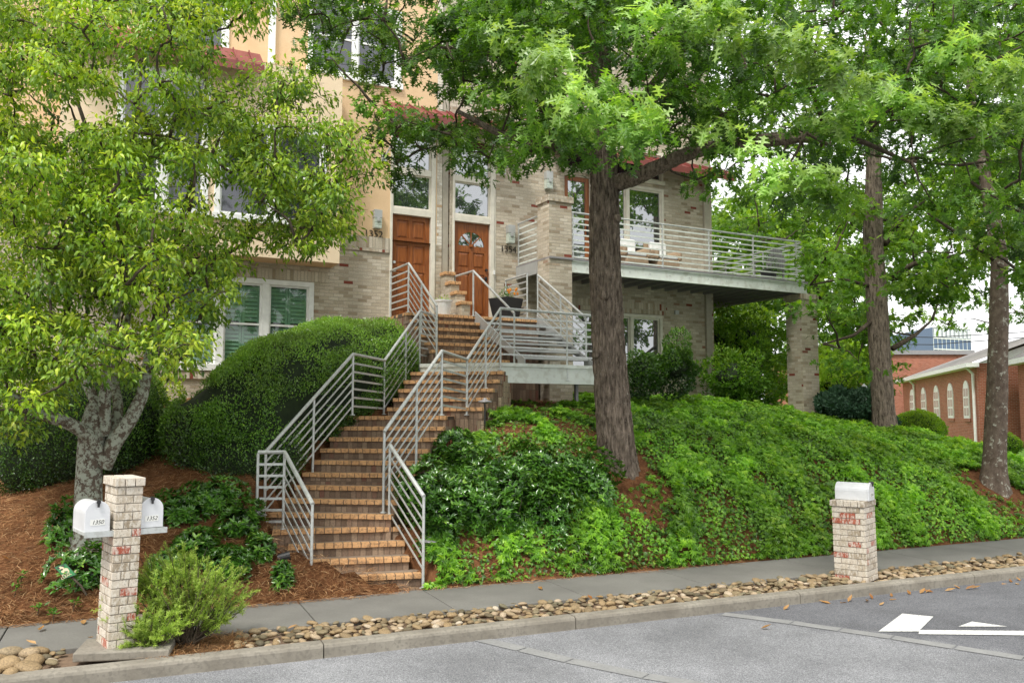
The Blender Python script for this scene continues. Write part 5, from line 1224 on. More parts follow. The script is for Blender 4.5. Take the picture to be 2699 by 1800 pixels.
def hull(ells, f, parent, name='dark_hull'):  # opaque hull added behind the leaves; its near-black colour stands for inner shade
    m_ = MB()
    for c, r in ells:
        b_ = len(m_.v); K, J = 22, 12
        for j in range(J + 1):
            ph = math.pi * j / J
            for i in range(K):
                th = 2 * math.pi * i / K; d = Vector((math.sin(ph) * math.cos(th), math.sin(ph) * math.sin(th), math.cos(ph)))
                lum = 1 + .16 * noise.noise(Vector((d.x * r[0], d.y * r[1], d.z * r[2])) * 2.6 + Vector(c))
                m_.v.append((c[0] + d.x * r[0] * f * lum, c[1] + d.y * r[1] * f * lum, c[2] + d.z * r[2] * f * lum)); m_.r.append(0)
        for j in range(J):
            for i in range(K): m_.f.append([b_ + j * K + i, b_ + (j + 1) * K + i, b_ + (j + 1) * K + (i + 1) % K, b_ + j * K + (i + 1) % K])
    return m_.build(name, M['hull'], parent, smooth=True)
def bush(name, label, cat, px, n, lsz, mat='hedgeleaf', hf=.9, group=None, **kw):
    """px: list of (photo x, photo y, depth, rx, ry, rz) in pixels / metres"""
    ells = [(tuple(A(x, y, Y)), (rx, ry, rz)) for x, y, Y, rx, ry, rz in px]
    c = ells[0][0]; t = thing(name, label, cat, (c[0], c[1], G(c[0], c[1])), group)
    bush_shell(ells, n, M[mat], t, lsz, **kw)
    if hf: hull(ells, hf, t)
    return t
keys = [(560, 1160, 12.75, .72, .8, .80), (640, 1135, 12.9, .92, .9, .95), (740, 1065, 13.6, 1.0, .95, 1.02), (850, 1005, 14.7, 1.08, 1.0, 1.0), (985, 955, 16.0, .85, .85, .82)]
hk = []
for a, b in zip(keys, keys[1:]):
    for q in range(5): hk.append(tuple(a[i] + (b[i] - a[i]) * q / 5 for i in range(6)))
hk += [keys[-1], (640, 1225, 12.5, .75, .6, .62), (700, 1200, 12.6, .55, .6, .62)]
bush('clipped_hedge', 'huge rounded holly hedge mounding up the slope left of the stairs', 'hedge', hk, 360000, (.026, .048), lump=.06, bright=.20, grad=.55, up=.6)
bush('clipped_hedge', 'dark holly hedge behind the trunk of the cherry tree', 'hedge',
     [(250, 1155, 12.7, 1.0, 1.0, .92), (170, 1165, 12.6, .85, .9, .88), (100, 1185, 12.5, .55, .8, .76), (330, 1110, 13.2, .65, .8, .82), (290, 1135, 12.9, .8, .9, .88)], 70000, (.026, .046), lump=.06, bright=.08, grad=.4, up=.6)
# glossy shrubs
SL = T_leaf(.34, .18, .05)
def shrubs(lst, lab, grp):
    for i, (x, y, Y, r, rz) in enumerate(lst):
        p = A(x, y, Y); g = G(p.x, p.y); t = thing('evergreen_shrub', lab, 'shrub', (p.x, p.y, g), grp)
        ells = [((p.x, p.y, g + rz * .35), (r, r, rz))]
        bush_shell(ells, int(460 * r * r / .16), M['shrubleaf'], t, (.06, .10), T=SL, whorl=7, up=.8, lump=.5, bright=.14)
        bush_shell([((p.x, p.y, g + rz * .3), (r * .7, r * .7, rz * .7))], int(150 * r * r / .16), M['shrubleaf'], t, (.07, .11), T=SL, whorl=6, up=.6, lump=.25, bright=-.25)
        b_ = MB()
        for q in range(9):
            a_ = random.random() * 6.28; e = Vector((p.x + math.cos(a_) * r * .7, p.y + math.sin(a_) * r * .7, g + rz * random.uniform(.5, 1.1))); b_.tube(cur((p.x, p.y, g - .03), e, .1, 5), [.010, .008, .006, .005, .003], 5)
        b_.build('stems', M['branch'], t)
shrubs([(1120, 1300, 11.9, .34, .42), (1180, 1370, 11.85, .38, .40), (1280, 1330, 12.3, .40, .40), (1150, 1450, 11.5, .32, .36), (1250, 1440, 11.9, .40, .38), (1360, 1400, 12.2, .42, .42), (1340, 1475, 11.95, .36, .32), (1440, 1440, 12.15, .38, .40), (1490, 1360, 12.7, .40, .40), (1560, 1420, 12.7, .36, .36), (1410, 1300, 12.9, .34, .32), (1220, 1250, 12.7, .32, .30), (1190, 1200, 13.1, .26, .34)],
       'glossy evergreen shrub on the bank between the lower steps and the pin oak', 'glossy shrubs right of the steps')
shrubs([(480, 1345, 11.0, .28, .22), (560, 1318, 11.3, .30, .26), (640, 1352, 10.9, .26, .24), (520, 1425, 10.4, .26, .22), (610, 1440, 10.3, .28, .22), (690, 1440, 10.6, .20, .20), (745, 1500, 10.35, .15, .18), (450, 1440, 10.1, .22, .20)],
       'glossy evergreen shrub in the pine straw between the tall pillar and the steps', 'glossy shrubs left of the steps')
shrubs([(230, 1420, 9.8, .26, .28), (175, 1380, 10.4, .24, .30)], 'small glossy shrub behind the tall mailbox pillar', 'small shrubs behind the mailbox pillar')
# seedlings in the pine straw
for x, y, Y in ((40, 1520, 9.4), (100, 1560, 9.2), (55, 1500, 9.6), (140, 1575, 9.15), (195, 1520, 9.35), (175, 1490, 9.7)):
    p = A(x, y, Y); g = G(p.x, p.y); t = thing('seedling', 'small glossy seedling sprouting from the pine straw near the green sign', 'seedling', (p.x, p.y, g), 'seedlings in the pine straw')
    b_ = MB(); b_.tube([(p.x, p.y, g - .02), (p.x + .02, p.y, g + .1)], .005, 5); b_.build('stem', M['branch'], t)
    k = 14; nn = nz(rng.normal(size=(k, 3)) * .4 + np.array([0, 0, 1])); tt = nz(np.cross(nn, rdir(k)))
    r_ = inst(SL, np.tile([p.x + .02, p.y, g + .1], (k, 1)) + rng.normal(size=(k, 3)) * .02, tt + nn * .5, nn - tt * .4, rng.uniform(.05, .09, k), rng.uniform(.3, 1, k)); _R[0] = r_[2]; mesh_np('foliage', r_[0], r_[1], M['shrubleaf'], t)
# foundation and background bushes
bush('foundation_bush', 'dark green bush under the lower window right of the oak trunk', 'bush', [(1690, 985, 17.0, .34, .4, .38), (1780, 965, 17.4, .50, .5, .40)], 9000, (.05, .085), hf=.6, lump=.6)
bush('foundation_bush', 'loose olive green bush between the house corner and the far brick column', 'bush', [(1925, 990, 20.8, .6, .6, .55), (1975, 975, 22.5, .6, .6, .7), (1960, 910, 24, .7, .7, .9), (1890, 930, 24, .7, .8, .9), (1950, 1045, 23.5, 1.0, .6, .5)], 20000, (.06, .11), mat='oakleafd', hf=.6, lump=.6, bright=-.05)
bush('juniper', 'dark blue-green juniper between the far column and the second oak', 'juniper', [(2255, 1085, 20.5, .62, .6, .38), (2200, 1060, 21.5, .40, .5, .35)], 12000, (.07, .13), mat='juniper', hf=.65, lump=.6)
bush('clipped_bush', 'round variegated clipped bush in front of the church', 'bush', [(2420, 1130, 24, .68, .7, .48)], 6500, (.05, .08), mat='oakleafd', hf=.88, lump=.08, bright=.25)
bush('flowering_bush', 'bright bush with pale blossoms right of the far brick column', 'bush', [(2215, 1010, 27, .95, .9, .55), (2190, 950, 30, 1.1, .9, .5)], 11000, (.08, .13), mat='oakleafd', hf=.6, lump=.5, bright=.5)
bush('low_bush', 'small yellow-green azalea against the house wall at the left', 'bush', [(440, 1030, 15.4, .28, .3, .32)], 700, (.05, .08), mat='cherryleaf', hf=0, lump=.3, bright=.3)
bush('low_bush', 'small bush at the foot of the church wall on the right', 'bush', [(2655, 1172, 30, .42, .4, .34)], 1500, (.06, .09), mat='oakleafd', hf=.85, lump=.15, bright=.2)
# ---- ivy bank
def ivy():
    P_ = []; 
    s_ = rng.uniform(-1.5, 14.5, 290000); n_ = rng.uniform(2.03, 12.5, 290000)
    x = .915 * s_ - .4035 * n_; y = 9.1 + .4035 * s_ + .915 * n_
    u = x * D1.x + y * D1.y; v = x * D2.x + y * D2.y
    keep = ~((v > V0 - .1) & (u < 15.4)) & ~((np.abs(u - (cu0 + cu1) / 2) < .3) & (np.abs(v - 16.1) < .3)) & ~((np.abs(u - (du0 + du1) / 2) < .32) & (np.abs(v - 16.1) < .34)) & (np.hypot(x - 1.68, y - 13.6) > .47) & (np.hypot(x - 8.55, y - 19.6) > .42) & (np.hypot(x - 9.25, y - 16.6) > .45)
    s_, n_, x, y, v, u = [q[keep] for q in (s_, n_, x, y, v, u)]
    nz1 = np.array([noise.noise(Vector((a * 1.4, b * 1.4, 3))) for a, b in zip(x, y)])
    edge = x + .15 * (y - 12)
    dens = np.clip((edge - 2.15) / .5, 0, 1)                                # full cover right of the pin oak
    low = (x > 1.0) & (n_ < 3.3); dens = np.maximum(dens, np.where(low, 1.0, 0)); low2 = (x > -1.0) & (x < 1.2) & (n_ < 4.2); dens = np.maximum(dens, np.where(low2, .55 + .6 * nz1, 0))
    sparse = np.where((x > -1.1) & (x <= 2.6) & (v < 15.2), .16 + .6 * (nz1 > .10), 0); dens = np.maximum(dens, sparse)
    dens *= np.where((v > 13.9) & (u < 9.6), .12, 1)
    dens *= np.where(np.hypot(x - 9.1, y - 16.2) < .8, .15, 1) * np.where(np.hypot(x - 1.95, y - 13.15) < .5, .15, 1)
    k = rng.uniform(size=len(x)) < dens; x, y, n_, nz1, dens = x[k], y[k], n_[k], nz1[k], dens[k]
    st_ = np.array([(stair_z(a, b) is not None) if b < 16 else False for a, b in zip(x, y)]); x, y, n_, nz1, dens = [q[~st_] for q in (x, y, n_, nz1, dens)]
    z = np.array([G(a, b) for a, b in zip(x, y)])
    gx = (np.array([G0(a + .05, b) for a, b in zip(x, y)]) - np.array([G0(a - .05, b) for a, b in zip(x, y)])) / .1
    gy = (np.array([G0(a, b + .05) for a, b in zip(x, y)]) - np.array([G0(a, b - .05) for a, b in zip(x, y)])) / .1
    lum = np.array([noise.noise(Vector((a * 3.1, b * 3.1, 9))) for a, b in zip(x, y)])
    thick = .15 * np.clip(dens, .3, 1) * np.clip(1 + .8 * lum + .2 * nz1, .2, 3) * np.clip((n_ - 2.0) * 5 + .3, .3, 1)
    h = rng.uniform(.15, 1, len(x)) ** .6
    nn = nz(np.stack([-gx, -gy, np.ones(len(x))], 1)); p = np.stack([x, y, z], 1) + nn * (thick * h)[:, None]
    rr = np.clip(-.14 + .78 * h + .26 * lum + .14 * nz1 + .08 * (x - 4) / 6 + rng.normal(size=len(x)) * .16, 0, 1)  # low leaves darker, right side lighter: shade and sunlight put into the colour
    pal = (nz1 + .35 * lum > .02)
    out = []
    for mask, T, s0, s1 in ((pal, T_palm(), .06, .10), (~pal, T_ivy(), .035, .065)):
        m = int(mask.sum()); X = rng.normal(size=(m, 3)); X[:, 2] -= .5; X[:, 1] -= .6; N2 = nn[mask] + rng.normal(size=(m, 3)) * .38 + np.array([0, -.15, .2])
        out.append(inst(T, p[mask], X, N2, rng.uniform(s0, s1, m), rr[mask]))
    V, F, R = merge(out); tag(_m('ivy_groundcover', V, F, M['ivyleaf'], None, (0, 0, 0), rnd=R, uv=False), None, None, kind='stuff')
ivy()
# ---- pine straw
def straw():
    n = 120000; s_ = rng.uniform(-6.6, 4.5, n); e_ = rng.uniform(0, 1, n) ** 1.5 * 7.0 + 1.90
    x = .915 * s_ - .4035 * e_; y = 9.1 + .4035 * s_ + .915 * e_; v = x * D2.x + y * D2.y
    k = (v < V0 - .05) & (rng.uniform(size=n) < np.where(s_ > -.8, .35, 1) * np.where(e_ < 2.03, .3, 1)) & ~((s_ < -5.9) & (e_ > 2.2)); x, y, e_ = x[k], y[k], e_[k]
    st_ = np.array([stair_z(a, b) is not None for a, b in zip(x, y)]); x, y, e_ = x[~st_], y[~st_], e_[~st_]
    z = np.where(e_ > 2.03, np.array([G(a, b) for a, b in zip(x, y)]), .006) + rng.uniform(0, .03, len(x)) * np.clip((e_ - 1.9) * 8, .1, 1)
    sw = np.array([noise.noise(Vector((a * .9, b * .9, 1))) for a, b in zip(x, y)]) * 4
    an = sw + rng.normal(size=len(x)) * .9; X = np.stack([np.cos(an), np.sin(an), rng.normal(size=len(x)) * .16 + np.where(e_ > 2.1, .12, 0) * np.sin(an)], 1)
    N2 = np.tile([0, -.2, 1.0], (len(x), 1)) + rng.normal(size=(len(x), 3)) * .2
    m = 2600; s3 = rng.uniform(-3.5, -2.6, m); e3 = rng.uniform(.16, .84, m); x = np.concatenate([x, .915 * s3 - .4035 * e3]); y = np.concatenate([y, 9.1 + .4035 * s3 + .915 * e3]); z = np.concatenate([z, rng.uniform(-.04, .0, m)])
    an = rng.uniform(0, 6.28, m); X = np.concatenate([X, np.stack([np.cos(an), np.sin(an), rng.normal(size=m) * .15], 1)]); N2 = np.concatenate([N2, np.tile([0, 0, 1.0], (m, 1))])
    V, F, R = inst(T_needle(), np.stack([x, y, z], 1), X, N2, rng.uniform(.07, .19, len(x)), rng.uniform(0, 1, len(x)))
    tag(_m('pine_straw', V, F, M['straw'], None, (0, 0, 0), rnd=R, uv=False), None, None, kind='stuff')
TN = T_needle
def T_needle(): return [(0, .014, 0), (0, -.014, 0), (.5, -.014, .09), (.5, .014, .09), (1, 0, 0)], [(0, 1, 2, 3), (3, 2, 4)]
straw()
# ---- rosemary
def rosemary(base, tips, label):
    t = thing('rosemary_bush', label, 'bush', base, 'rosemary bushes by the pillar'); b_ = MB(); P_, X_, R_ = [], [], []
    for (ex, ey, ez) in tips:
        e = Vector((ex, ey, ez)); pts = cur(Vector(base) + Vector((random.uniform(-.06, .06), random.uniform(-.06, .06), 0)), e, .10, 8, .02)
        b_.tube(pts, list(np.linspace(.009, .0025, 8)), 4)
        for q in range(6):
            i = random.randint(2, 6); a = pts[i]; d = (pts[7] - pts[3]).normalized(); s2 = a + (d + Vector(rdir(1)[0]) * .55).normalized() * random.uniform(.08, .2)
            subs = [(a, s2)] + ([(pts[i], pts[i + 1])] if q < 5 else [])
            for a2, b2 in subs:
                L = (b2 - a2).length; k = int(L / .0026); tt = rng.uniform(0, 1, k)
                p = np.array(a2) + (np.array(b2) - np.array(a2)) * tt[:, None]; d2 = np.array((b2 - a2).normalized()); X_.append(d2 * .8 + rdir(k)); P_.append(p); R_.append(np.clip(.2 + .6 * tt + rng.normal(size=k) * .15, 0, 1))
    b_.build('stems', M['branch'], t); P_ = np.concatenate(P_); X_ = np.concatenate(X_)
    r_ = inst([(0, .05, 0), (0, -.05, 0), (.6, -.05, .02), (.6, .05, .02), (1, 0, 0)] and ([(0, .06, 0), (0, -.06, 0), (.6, -.06, .02), (.6, .06, .02), (1, 0, 0)], [(0, 1, 2, 3), (3, 2, 4)]), P_, X_, rdir(len(P_)), rng.uniform(.022, .036, len(P_)), np.concatenate(R_)); _R[0] = r_[2]
    mesh_np('foliage', r_[0], r_[1], M['rosemary'], t)
rb = atZ(495, 1700, -.02); tips = []
for i in range(95):
    x = random.uniform(-1, 1); h = .62 + .34 * (1 - x * x) ** .5 * random.uniform(.6, 1.05) if abs(x) < .9 else .5
    tips.append((rb.x + x * .66 - .08, rb.y + random.uniform(-.3, .38), h * random.uniform(.55, 1.0)))
rosemary(rb, tips, 'bright green rosemary bush growing at the kerb right of the tall pillar')
rb = atZ(400, 1722, -.02); tips = [(rb.x + random.uniform(-.42, .28), rb.y + random.uniform(-.16, .15), random.uniform(.10, .42)) for i in range(42)]
rosemary(rb, tips, 'low sprawling rosemary clump in front of the pillar footing')
# pot plants
def tuft(parent, c, w, h, n, mat, sz):
    c = np.array(c); d = rdir(n); p = c + d * np.array([w, w, h]) * rng.uniform(.2, 1, (n, 1)); p[:, 2] = np.maximum(p[:, 2], c[2])
    nn = rng.normal(size=(n, 3)) * .5 + np.array([0, 0, 1]); r_ = inst(SL, p, d + np.array([0, 0, .4]), nn, rng.uniform(*sz, n), rng.uniform(.2, 1, n)); _R[0] = r_[2]; mesh_np('foliage', r_[0], r_[1], M[mat], parent)
tuft(pt, pc + UP * .30, .15, .11, 110, 'cherryleaf', (.03, .07)); tuft(bp_, H(8.62, 16.45, ZT + .46), .20, .28, 420, 'shrubleaf', (.03, .06))
fl = MB()
for dx, dz in ((-.2, .10), (-.17, .06), (.06, .13), (.09, .16), (.02, .05), (.12, .06), (-.12, .12)):
    c = H(8.62 + dx, 16.22, ZT + .50 + dz)
    for k in range(5): a_ = k * 1.256; e = c + D1 * math.cos(a_) * .02 + UP * math.sin(a_) * .02; fl.lathe(e, [(.004, -.012), (.017, -.004), (.017, .004), (.004, .012)], 6)
fl.build('flowers', M['flower'], bp_)
bpl = thing('balcony_plant', 'shrub in a dark pot at the right end of the balcony', 'plant pot', H(BU1 - .55, 16.6, ZB)); qq = H(BU1 - .55, 16.6, ZB)
m_ = MB(); m_.lathe(qq, [(.15, 0), (.22, .34), (.23, .36), (.2, .36)], 18); m_.build('pot', M['darkmetal'], bpl); tuft(bpl, qq + UP * .36, .28, .50, 900, 'shrubleaf', (.05, .08))
# ================================================================== RIVER STONES AND FALLEN LEAVES
def stone_mesh(seed):
    import bmesh
    bm = bmesh.new(); bmesh.ops.create_icosphere(bm, subdivisions=3, radius=.5)
    sx, sy, sz = random.uniform(.9, 1.15), random.uniform(.62, .85), random.uniform(.34, .52)
    for v in bm.verts:
        k = 1 + .16 * noise.noise(v.co * 1.7 + Vector((seed * 3.1, 0, 0))) + .05 * noise.noise(v.co * 5 + Vector((seed, 7, 0)))
        v.co = Vector((v.co.x * sx * k, v.co.y * sy * k, v.co.z * sz * k))
    me = bpy.data.meshes.new('river_stone'); bm.to_mesh(me); bm.free(); me.polygons.foreach_set('use_smooth', [True] * len(me.polygons))
    a = me.attributes.new('rnd', 'FLOAT', 'POINT'); a.data.foreach_set('value', [0.0] * len(me.vertices)); me.materials.append(M['stone']); return me
SM = [stone_mesh(i) for i in range(8)]
pts = []
def free(s_, n_, r):
    for a, b, c in pts[-160:]:
        if (a - s_) ** 2 + (b - n_) ** 2 < ((c + r) * .375) ** 2: return False
    return True
s_ = -6.2; 
while s_ < 13:
    for tr_ in range(60):
        s2 = s_ + random.uniform(0, .35); n2 = random.uniform(.18, .84)
        r = random.uniform(.055, .135) if s2 > -4.3 else random.uniform(.14, .25)
        p = S(s2, n2)
        if -4.2 < s2 < -2.72: continue
        if abs((p - PRc).dot(ax2)) < .27 and abs((p - PRc).dot(ay2)) < .24: continue
        if free(s2, n2, r): pts.append((s2, n2, r))
    s_ += .16
pts2 = sorted([(S(a, b).length, a, b, r) for a, b, r in pts], key=lambda q: -q[3] / q[0])
rest = []; vis = []
for d, a, b, r in pts2:
    p = S(a, b); px = CXP + FPX * p.x / p.y
    (vis if (-40 < px < 2740 and len(vis) < 300) else rest).append((a, b, r))
for i, (a, b, r) in enumerate(vis):
    o = bpy.data.objects.new('river_stone', SM[i % 8]); COL.objects.link(o); o.location = S(a, b, -.045 + r * .23 + random.uniform(0, .03)); o.rotation_euler = (random.uniform(-.3, .3), random.uniform(-.3, .3), random.uniform(0, 6.28)); o.scale = (r, r, r)
    if a < -4.2: tag(o, 'large pale rounded river stone in the pile left of the tall pillar', 'stone', 'large stones left of the pillar')
    else: tag(o, 'rounded tan river stone in the strip between kerb and sidewalk', 'stone', 'river stones along the kerb')
V_, L_, C_, R_ = [], [], [], []; off = 0
from mathutils import Euler
for a, b, r in rest:
    me = SM[random.randrange(8)]; co = np.zeros(len(me.vertices) * 3, dtype=np.float32); me.vertices.foreach_get('co', co); co = co.reshape(-1, 3)
    m = np.array(Euler((random.uniform(-.3, .3), random.uniform(-.3, .3), random.uniform(0, 6.28))).to_matrix()); co = (co @ m.T) * r + np.array(S(a, b, -.045 + r * .23 + random.uniform(0, .03)))
    lp = np.zeros(len(me.loops), dtype=np.int32); me.loops.foreach_get('vertex_index', lp); V_.append(co); L_.append(lp + off); C_.append(np.full(len(me.polygons), 3)); R_.append(np.full(len(co), random.random())); off += len(co)
if rest:
    tag(_m('river_stones', np.concatenate(V_), (np.concatenate(L_), np.concatenate(C_)), M['stone'], None, (0, 0, 0), smooth=True, rnd=np.concatenate(R_), uv=False), None, None, kind='stuff')
# low mound of soil around rosemary
def dead_leaf():
    V, F = T_leaf(.42, -.35, .12); me = bpy.data.meshes.new('fallen_leaf'); me.from_pydata(V, [], F); a = me.attributes.new('rnd', 'FLOAT', 'POINT'); a.data.foreach_set('value', [random.random()] * len(V)); me.materials.append(M['deadleaf']); return me
DL = [dead_leaf() for _ in range(6)]
spots = [(x, y, -.125, 'gutter') for x, y in ((2190, 1590), (2215, 1588), (2235, 1585), (2285, 1582), (2300, 1578), (2318, 1594), (2345, 1580), (2400, 1566), (2425, 1563), (2440, 1561), (2460, 1560), (2490, 1556), (2530, 1550), (2545, 1552), (2560, 1549), (2640, 1539), (2665, 1534), (2680, 1536), (2690, 1530), (2350, 1572), (2005, 1655), (2065, 1606))]
spots += [(x, y, None, 'straw') for x, y in ((65, 1600), (100, 1605), (105, 1622), (225, 1590), (235, 1600), (220, 1635), (20, 1590), (700, 1540), (720, 1520), (610, 1560), (760, 1560), (1590, 1500), (1560, 1502), (640, 1555), (1420, 1520), (400, 1300), (430, 1280), (110, 1645))]
for i, (x, y, z, w) in enumerate(spots):
    if z is None:
        p = atZ(x, y, .12)
        for _ in range(8): p = atZ(x, y, G(p.x, p.y) + .02)
        p.z = max(G(p.x, p.y), 0) + .03
    else: p = atZ(x, y, z)
    o = bpy.data.objects.new('fallen_leaf', DL[i % 6]); COL.objects.link(o); o.location = p; o.rotation_euler = (random.uniform(-.4, .4), random.uniform(-.4, .4), random.uniform(0, 6.28)); q_ = random.uniform(.09, .15); o.scale = (q_, q_, q_)
    if w == 'gutter': tag(o, 'curled brown dead leaf lying in the gutter below the kerb', 'leaf', 'dead leaves in the gutter')
    else: tag(o, 'curled brown dead leaf lying on the pine straw', 'leaf', 'dead leaves on the pine straw')
# ================================================================== CHURCH, FAR BUILDING, SIGN, WIRES
W1 = Vector((.286, 1, 0)).normalized(); WN = Vector((W1.y, -W1.x, 0)) * -1   # along the wall (away) / outward normal to the street side (left)
c0 = Vector(((2576 - CXP) / FPX * 45, 45, 0)); zg = .45; ze = A(2576, 957, 45).z
ch = thing('brick_church', 'long red brick church with white arched windows and grey shingle roof', 'church', c0)
def CW(d, o, z): return c0 + W1 * d + WN * o + UP * z
def cpx(px): # distance along the wall for a photo column
    k = (px - CXP) / FPX; # (c0.x + W1.x d) = k (45 + W1.y d)
    return (k * c0.y - c0.x) / (W1.x - k * W1.y)
m_ = MB(); Lw = cpx(2379)
m_.box8([CW(0, 0, -1), CW(Lw, 0, -1), CW(Lw, -12, -1), CW(0, -12, -1), CW(0, 0, ze), CW(Lw, 0, ze), CW(Lw, -12, ze), CW(0, -12, ze)])
m_.build('wall', M['redbrick'], ch)
m_ = MB(); m_.add([CW(-.5, .55, ze - .05), CW(Lw + .5, .55, ze - .05), CW(Lw + .5, -6, ze + 2.4), CW(-.5, -6, ze + 2.4), CW(Lw + .5, -12.5, ze - .05), CW(-.5, -12.5, ze - .05)], [(0, 1, 2, 3), (3, 2, 4, 5)]); m_.build('roof', M['roofing'], ch)
m_ = MB(); m_.add([CW(-.02, 0, ze), CW(-.02, -12, ze), CW(-.02, -6, ze + 2.3)], [(0, 1, 2)]); m_.build('gable', M['white'], ch)
m_ = MB(); m_.box8([CW(-.5, .60, ze - .22), CW(Lw + .5, .60, ze - .22), CW(Lw + .5, 0, ze - .22), CW(-.5, 0, ze - .22), CW(-.5, .60, ze), CW(Lw + .5, .60, ze), CW(Lw + .5, 0, ze), CW(-.5, 0, ze)]); m_.build('eave', M['white'], ch)
def arched(dc, w, z0, z1, off=.0, org=CW):
    f = MB(); g = MB(); k = 8; r = w / 2
    pr = [(-r, z0), (r, z0), (r, z1 - r)] + [(r * math.cos(math.pi * i / k), z1 - r + r * math.sin(math.pi * i / k)) for i in range(1, k)] + [(-r, z1 - r)]
    a = [org(dc + x, off + .05, z) for x, z in pr]; b = [org(dc + x, off - .02, z) for x, z in pr]; n = len(pr)
    f.add(a + b, [tuple(range(n))] + [(i, (i + 1) % n, n + (i + 1) % n, n + i) for i in range(n)]); fo = f.build('window', M['white'], ch)
    g = MB()
    for j in range(3):
        y0 = z0 + .15 + j * (z1 - z0 - .5) / 3
        for s_ in (-1, 1): a_, b_ = sorted((s_ * .06, s_ * (r - .16))); y1 = y0 + (z1 - z0 - .5) / 3 - .1; g.add([org(dc + a_, off + .06, y0), org(dc + b_, off + .06, y0), org(dc + b_, off + .06, y1), org(dc + a_, off + .06, y1)], [(0, 1, 2, 3)])
    g.build('pane', M['glasslt'], fo)
    h = MB(); h.box8([org(dc - r - .1, off + .07, z0 - .18), org(dc + r + .1, off + .07, z0 - .18), org(dc + r + .1, off, z0 - .18), org(dc - r - .1, off, z0 - .18), org(dc - r - .1, off + .07, z0 - .002), org(dc + r + .1, off + .07, z0 - .002), org(dc + r + .1, off, z0 - .002), org(dc - r - .1, off, z0 - .002)]); h.build('sill', M['redbrick'], fo)
M['glasslt'] = mat_glass('pale church glass', (.60, .62, .62), refl=.25)
for px_, w_ in ((2546, .92), (2504, 1.0), (2467, 1.15), (2433, 1.2), (2403, 1.3)): arched(cpx(px_), w_ * 1.5, 1.95, 4.05 + (0 if px_ > 2450 else .0))
for px_ in (2571, 2412):
    m_ = MB(); d = cpx(px_); m_.tube([CW(d, .50, ze - .1), CW(d, .12, ze - .55), CW(d, .12, zg)], .075, 8); m_.build('downspout', M['white'], ch)
# nearer wing of the church
def CR(d, o, z): return c0 + W1 * (d - 7.0) + WN * (o + -1.55) + UP * z
m_ = MB(); m_.box8([CR(-14, 0, -1), CR(5.6, 0, -1), CR(5.6, -9, -1), CR(-14, -9, -1), CR(-14, 0, ze + .05), CR(5.6, 0, ze + .05), CR(5.6, -9, ze + .05), CR(-14, -9, ze + .05)]); m_.build('wall', M['redbrick'], ch)
m_ = MB(); m_.add([CR(-14.5, .5, ze), CR(6, .5, ze), CR(6, -5, ze + 3), CR(-14.5, -5, ze + 3)], [(0, 1, 2, 3)]); m_.build('roof', M['roofing'], ch)
m_ = MB(); m_.box8([CR(-14.5, .55, ze - .22), CR(6, .55, ze - .22), CR(6, 0, ze - .22), CR(-14.5, 0, ze - .22), CR(-14.5, .55, ze + .03), CR(6, .55, ze + .03), CR(6, 0, ze + .03), CR(-14.5, 0, ze + .03)]); m_.build('eave', M['white'], ch)
arched(3.4, 1.2, 1.95, 4.0, 0, CR); arched(.4, 1.2, 1.95, 4.0, 0, CR)
m_ = MB(); m_.tube([CR(2.0, .45, ze - .1), CR(2.0, .12, ze - .5), CR(2.0, .12, zg)], .075, 8); m_.build('downspout', M['white'], ch)
# brick hall with stepped parapet behind the church
p0, p1 = A(2400, 935, 72), A(2560, 935, 72)
hl = thing('brick_hall', 'orange-red brick hall with a stepped white coping behind the church roof', 'building', (p0.x, 72, 0))
m_ = MB(); m_.box8([(p0.x - 10, 72, -1), (p1.x, 72, -1), (p1.x, 80, -1), (p0.x - 10, 80, -1), (p0.x - 10, 72, 7.2), (p1.x, 72, 7.2), (p1.x, 80, 7.2), (p0.x - 10, 80, 7.2)]); m_.build('wall', M['redbrick'], hl)
m_ = MB(); m_.box8([(p0.x - 10.2, 71.8, 7.2), (p1.x + .2, 71.8, 7.2), (p1.x + .2, 80, 7.2), (p0.x - 10.2, 80, 7.2), (p0.x - 10.2, 71.8, 7.55), (p1.x + .2, 71.8, 7.55), (p1.x + .2, 80, 7.55), (p0.x - 10.2, 80, 7.55)]); m_.build('coping', M['greymetal'], hl)
# modern blue panel building
a, b = A(2462, 945, 110), A(2600, 860, 110); x0, x1, z0, z1 = a.x, A(2590, 860, 110).x, a.z - 3, A(2500, 862, 110).z
bl_ = thing('apartment_block', 'modern blue-panelled apartment block with a white grid of frames, far behind the church', 'building', (x0, 110, 0))
m_ = MB(); m_.box8([(x0, 110, -1), (x1, 113, -1), (x1, 130, -1), (x0, 130, -1), (x0, 110, z1), (x1, 113, z1), (x1, 130, z1), (x0, 130, z1)]); m_.build('wall', M['bluepanel'], bl_)
gf = MB(); wn = MB(); nX, nZ = 9, 5
def bp3(t, z, o=0): return Vector((x0 + (x1 - x0) * t, 110 + 3 * t - o, z))
for i in range(nX + 1):
    t = i / nX; gf.add([bp3(t - .006, z0, .05), bp3(t + .006, z0, .05), bp3(t + .006, z1, .05), bp3(t - .006, z1, .05)], [(0, 1, 2, 3)])
for j in range(nZ + 1):
    z = z0 + (z1 - z0) * j / nZ; gf.add([bp3(0, z - .07, .06), bp3(1, z - .07, .06), bp3(1, z + .07, .06), bp3(0, z + .07, .06)], [(0, 1, 2, 3)])
gf.build('frame_grid', M['white'], bl_)
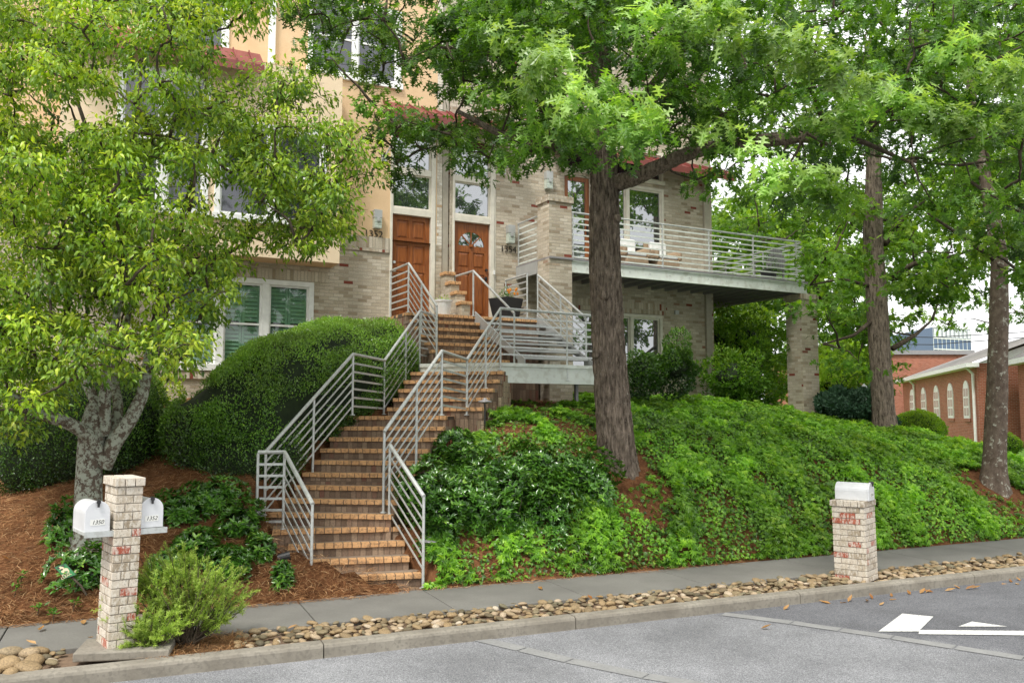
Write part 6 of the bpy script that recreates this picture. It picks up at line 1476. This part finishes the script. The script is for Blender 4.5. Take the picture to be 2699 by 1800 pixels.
for i in range(nX):
    for j in range(nZ):
        if (i * 3 + j) % 3 != 1: continue
        w_ = MB(); t0, t1 = (i + .18) / nX, (i + .82) / nX; q0 = z0 + (z1 - z0) * (j + .1) / nZ; q1 = z0 + (z1 - z0) * (j + .9) / nZ
        w_.add([bp3(t0, q0, .08), bp3(t1, q0, .08), bp3(t1, q1, .08), bp3(t0, q1, .08)], [(0, 1, 2, 3)]); w_.build('window', M['glasslt'], bl_)
# back of a road sign
sgx = A(2277, 1050, 26); rs_ = thing('road_sign', 'grey back of a pentagonal road sign beside the second oak', 'road sign', (sgx.x, 26, .8))
m_ = MB(); pr = [A(x, y, 26) for x, y in ((2252, 1092), (2252, 1040), (2277, 1010), (2302, 1035), (2302, 1092))]; m_.add(pr + [p + Vector((0, .01, 0)) for p in pr], [tuple(range(5))[::-1], tuple(range(5, 10))] + [(i, (i + 1) % 5, 5 + (i + 1) % 5, 5 + i) for i in range(5)]); m_.build('panel', M['alu'], rs_)
m_ = MB(); m_.tube([(sgx.x, 25.97, .5), (sgx.x, 25.97, A(2277, 1018, 26).z)], .04, 8); m_.build('post', M['greymetal'], rs_)
for i, (ya, yb) in enumerate(((905, 885), (880, 872))):
    m_ = MB(); a, b = A(2150, ya, 50), A(2760, yb, 50); m_.tube([a, (a + b) / 2 - UP * .3, b], .025, 5); tag(m_.build('utility_wire', M['darkmetal']), ('lower' if i == 0 else 'upper') + ' dark utility wire crossing in front of the blue apartment block', 'wire')
wlk = MB(); q = [atZ(x, y, .62) for x, y in ((2655, 1222), (2800, 1226), (2800, 1238), (2690, 1232))]; wlk.prism([(p.x, p.y) for p in q][::-1], .3, G0(q[0].x, q[0].y) + .06); tag(wlk.build('path', M['concrete']), None, None, kind='structure')
# ================================================================== CAMERA, SKY, SUN
cam = bpy.data.cameras.new('Camera'); co = bpy.data.objects.new('Camera', cam); COL.objects.link(co); scn.camera = co
co.location = (0, 0, EYE); co.rotation_euler = (math.pi / 2 + TH, 0, 0)
cam.sensor_width = 36; cam.lens = 36 * FPX / 2699; cam.clip_end = 2000; cam.clip_start = .1
w = bpy.data.worlds.new('World'); scn.world = w; w.use_nodes = True; nt = w.node_tree; bg = nt.nodes['Background']
sky = nt.nodes.new('ShaderNodeTexSky'); sky.sky_type = 'NISHITA'; sky.sun_disc = False
SE, SA = math.radians(56), math.radians(205)   # elevation, azimuth measured clockwise from +Y
sky.sun_elevation = SE; sky.sun_rotation = SA; sky.air_density = 1.2; sky.dust_density = 4.0; sky.ozone_density = 1
hs = nt.nodes.new('ShaderNodeHueSaturation'); hs.inputs['Saturation'].default_value = .30; hs.inputs['Value'].default_value = 1.0
nt.links.new(sky.outputs[0], hs.inputs['Color'])
cl_m = nt.nodes.new('ShaderNodeMix'); cl_m.data_type = 'RGBA'; cl_m.inputs[0].default_value = .72; cl_m.inputs[7].default_value = (13.2, 13.3, 13.3, 1)   # bright even cloud over the sky
nt.links.new(hs.outputs[0], cl_m.inputs[6]); nt.links.new(cl_m.outputs[2], bg.inputs[0]); bg.inputs[1].default_value = .15
sl_ = bpy.data.lights.new('Sun', 'SUN'); sl_.energy = 3.5; sl_.angle = math.radians(12); sl_.color = (1, .965, .90)
so_ = bpy.data.objects.new('Sun', sl_); COL.objects.link(so_)
d = Vector((math.sin(SA) * math.cos(SE), math.cos(SA) * math.cos(SE), math.sin(SE)))   # towards the sun
so_.rotation_euler = d.to_track_quat('Z', 'Y').to_euler(); so_.location = (0, 0, 30)
scn.view_settings.view_transform = 'Standard'; scn.view_settings.look = 'None'; scn.view_settings.exposure = 0
scn.render.engine = 'CYCLES'; scn.cycles.max_bounces = 8; scn.cycles.transparent_max_bounces = 12; scn.cycles.use_denoising = True
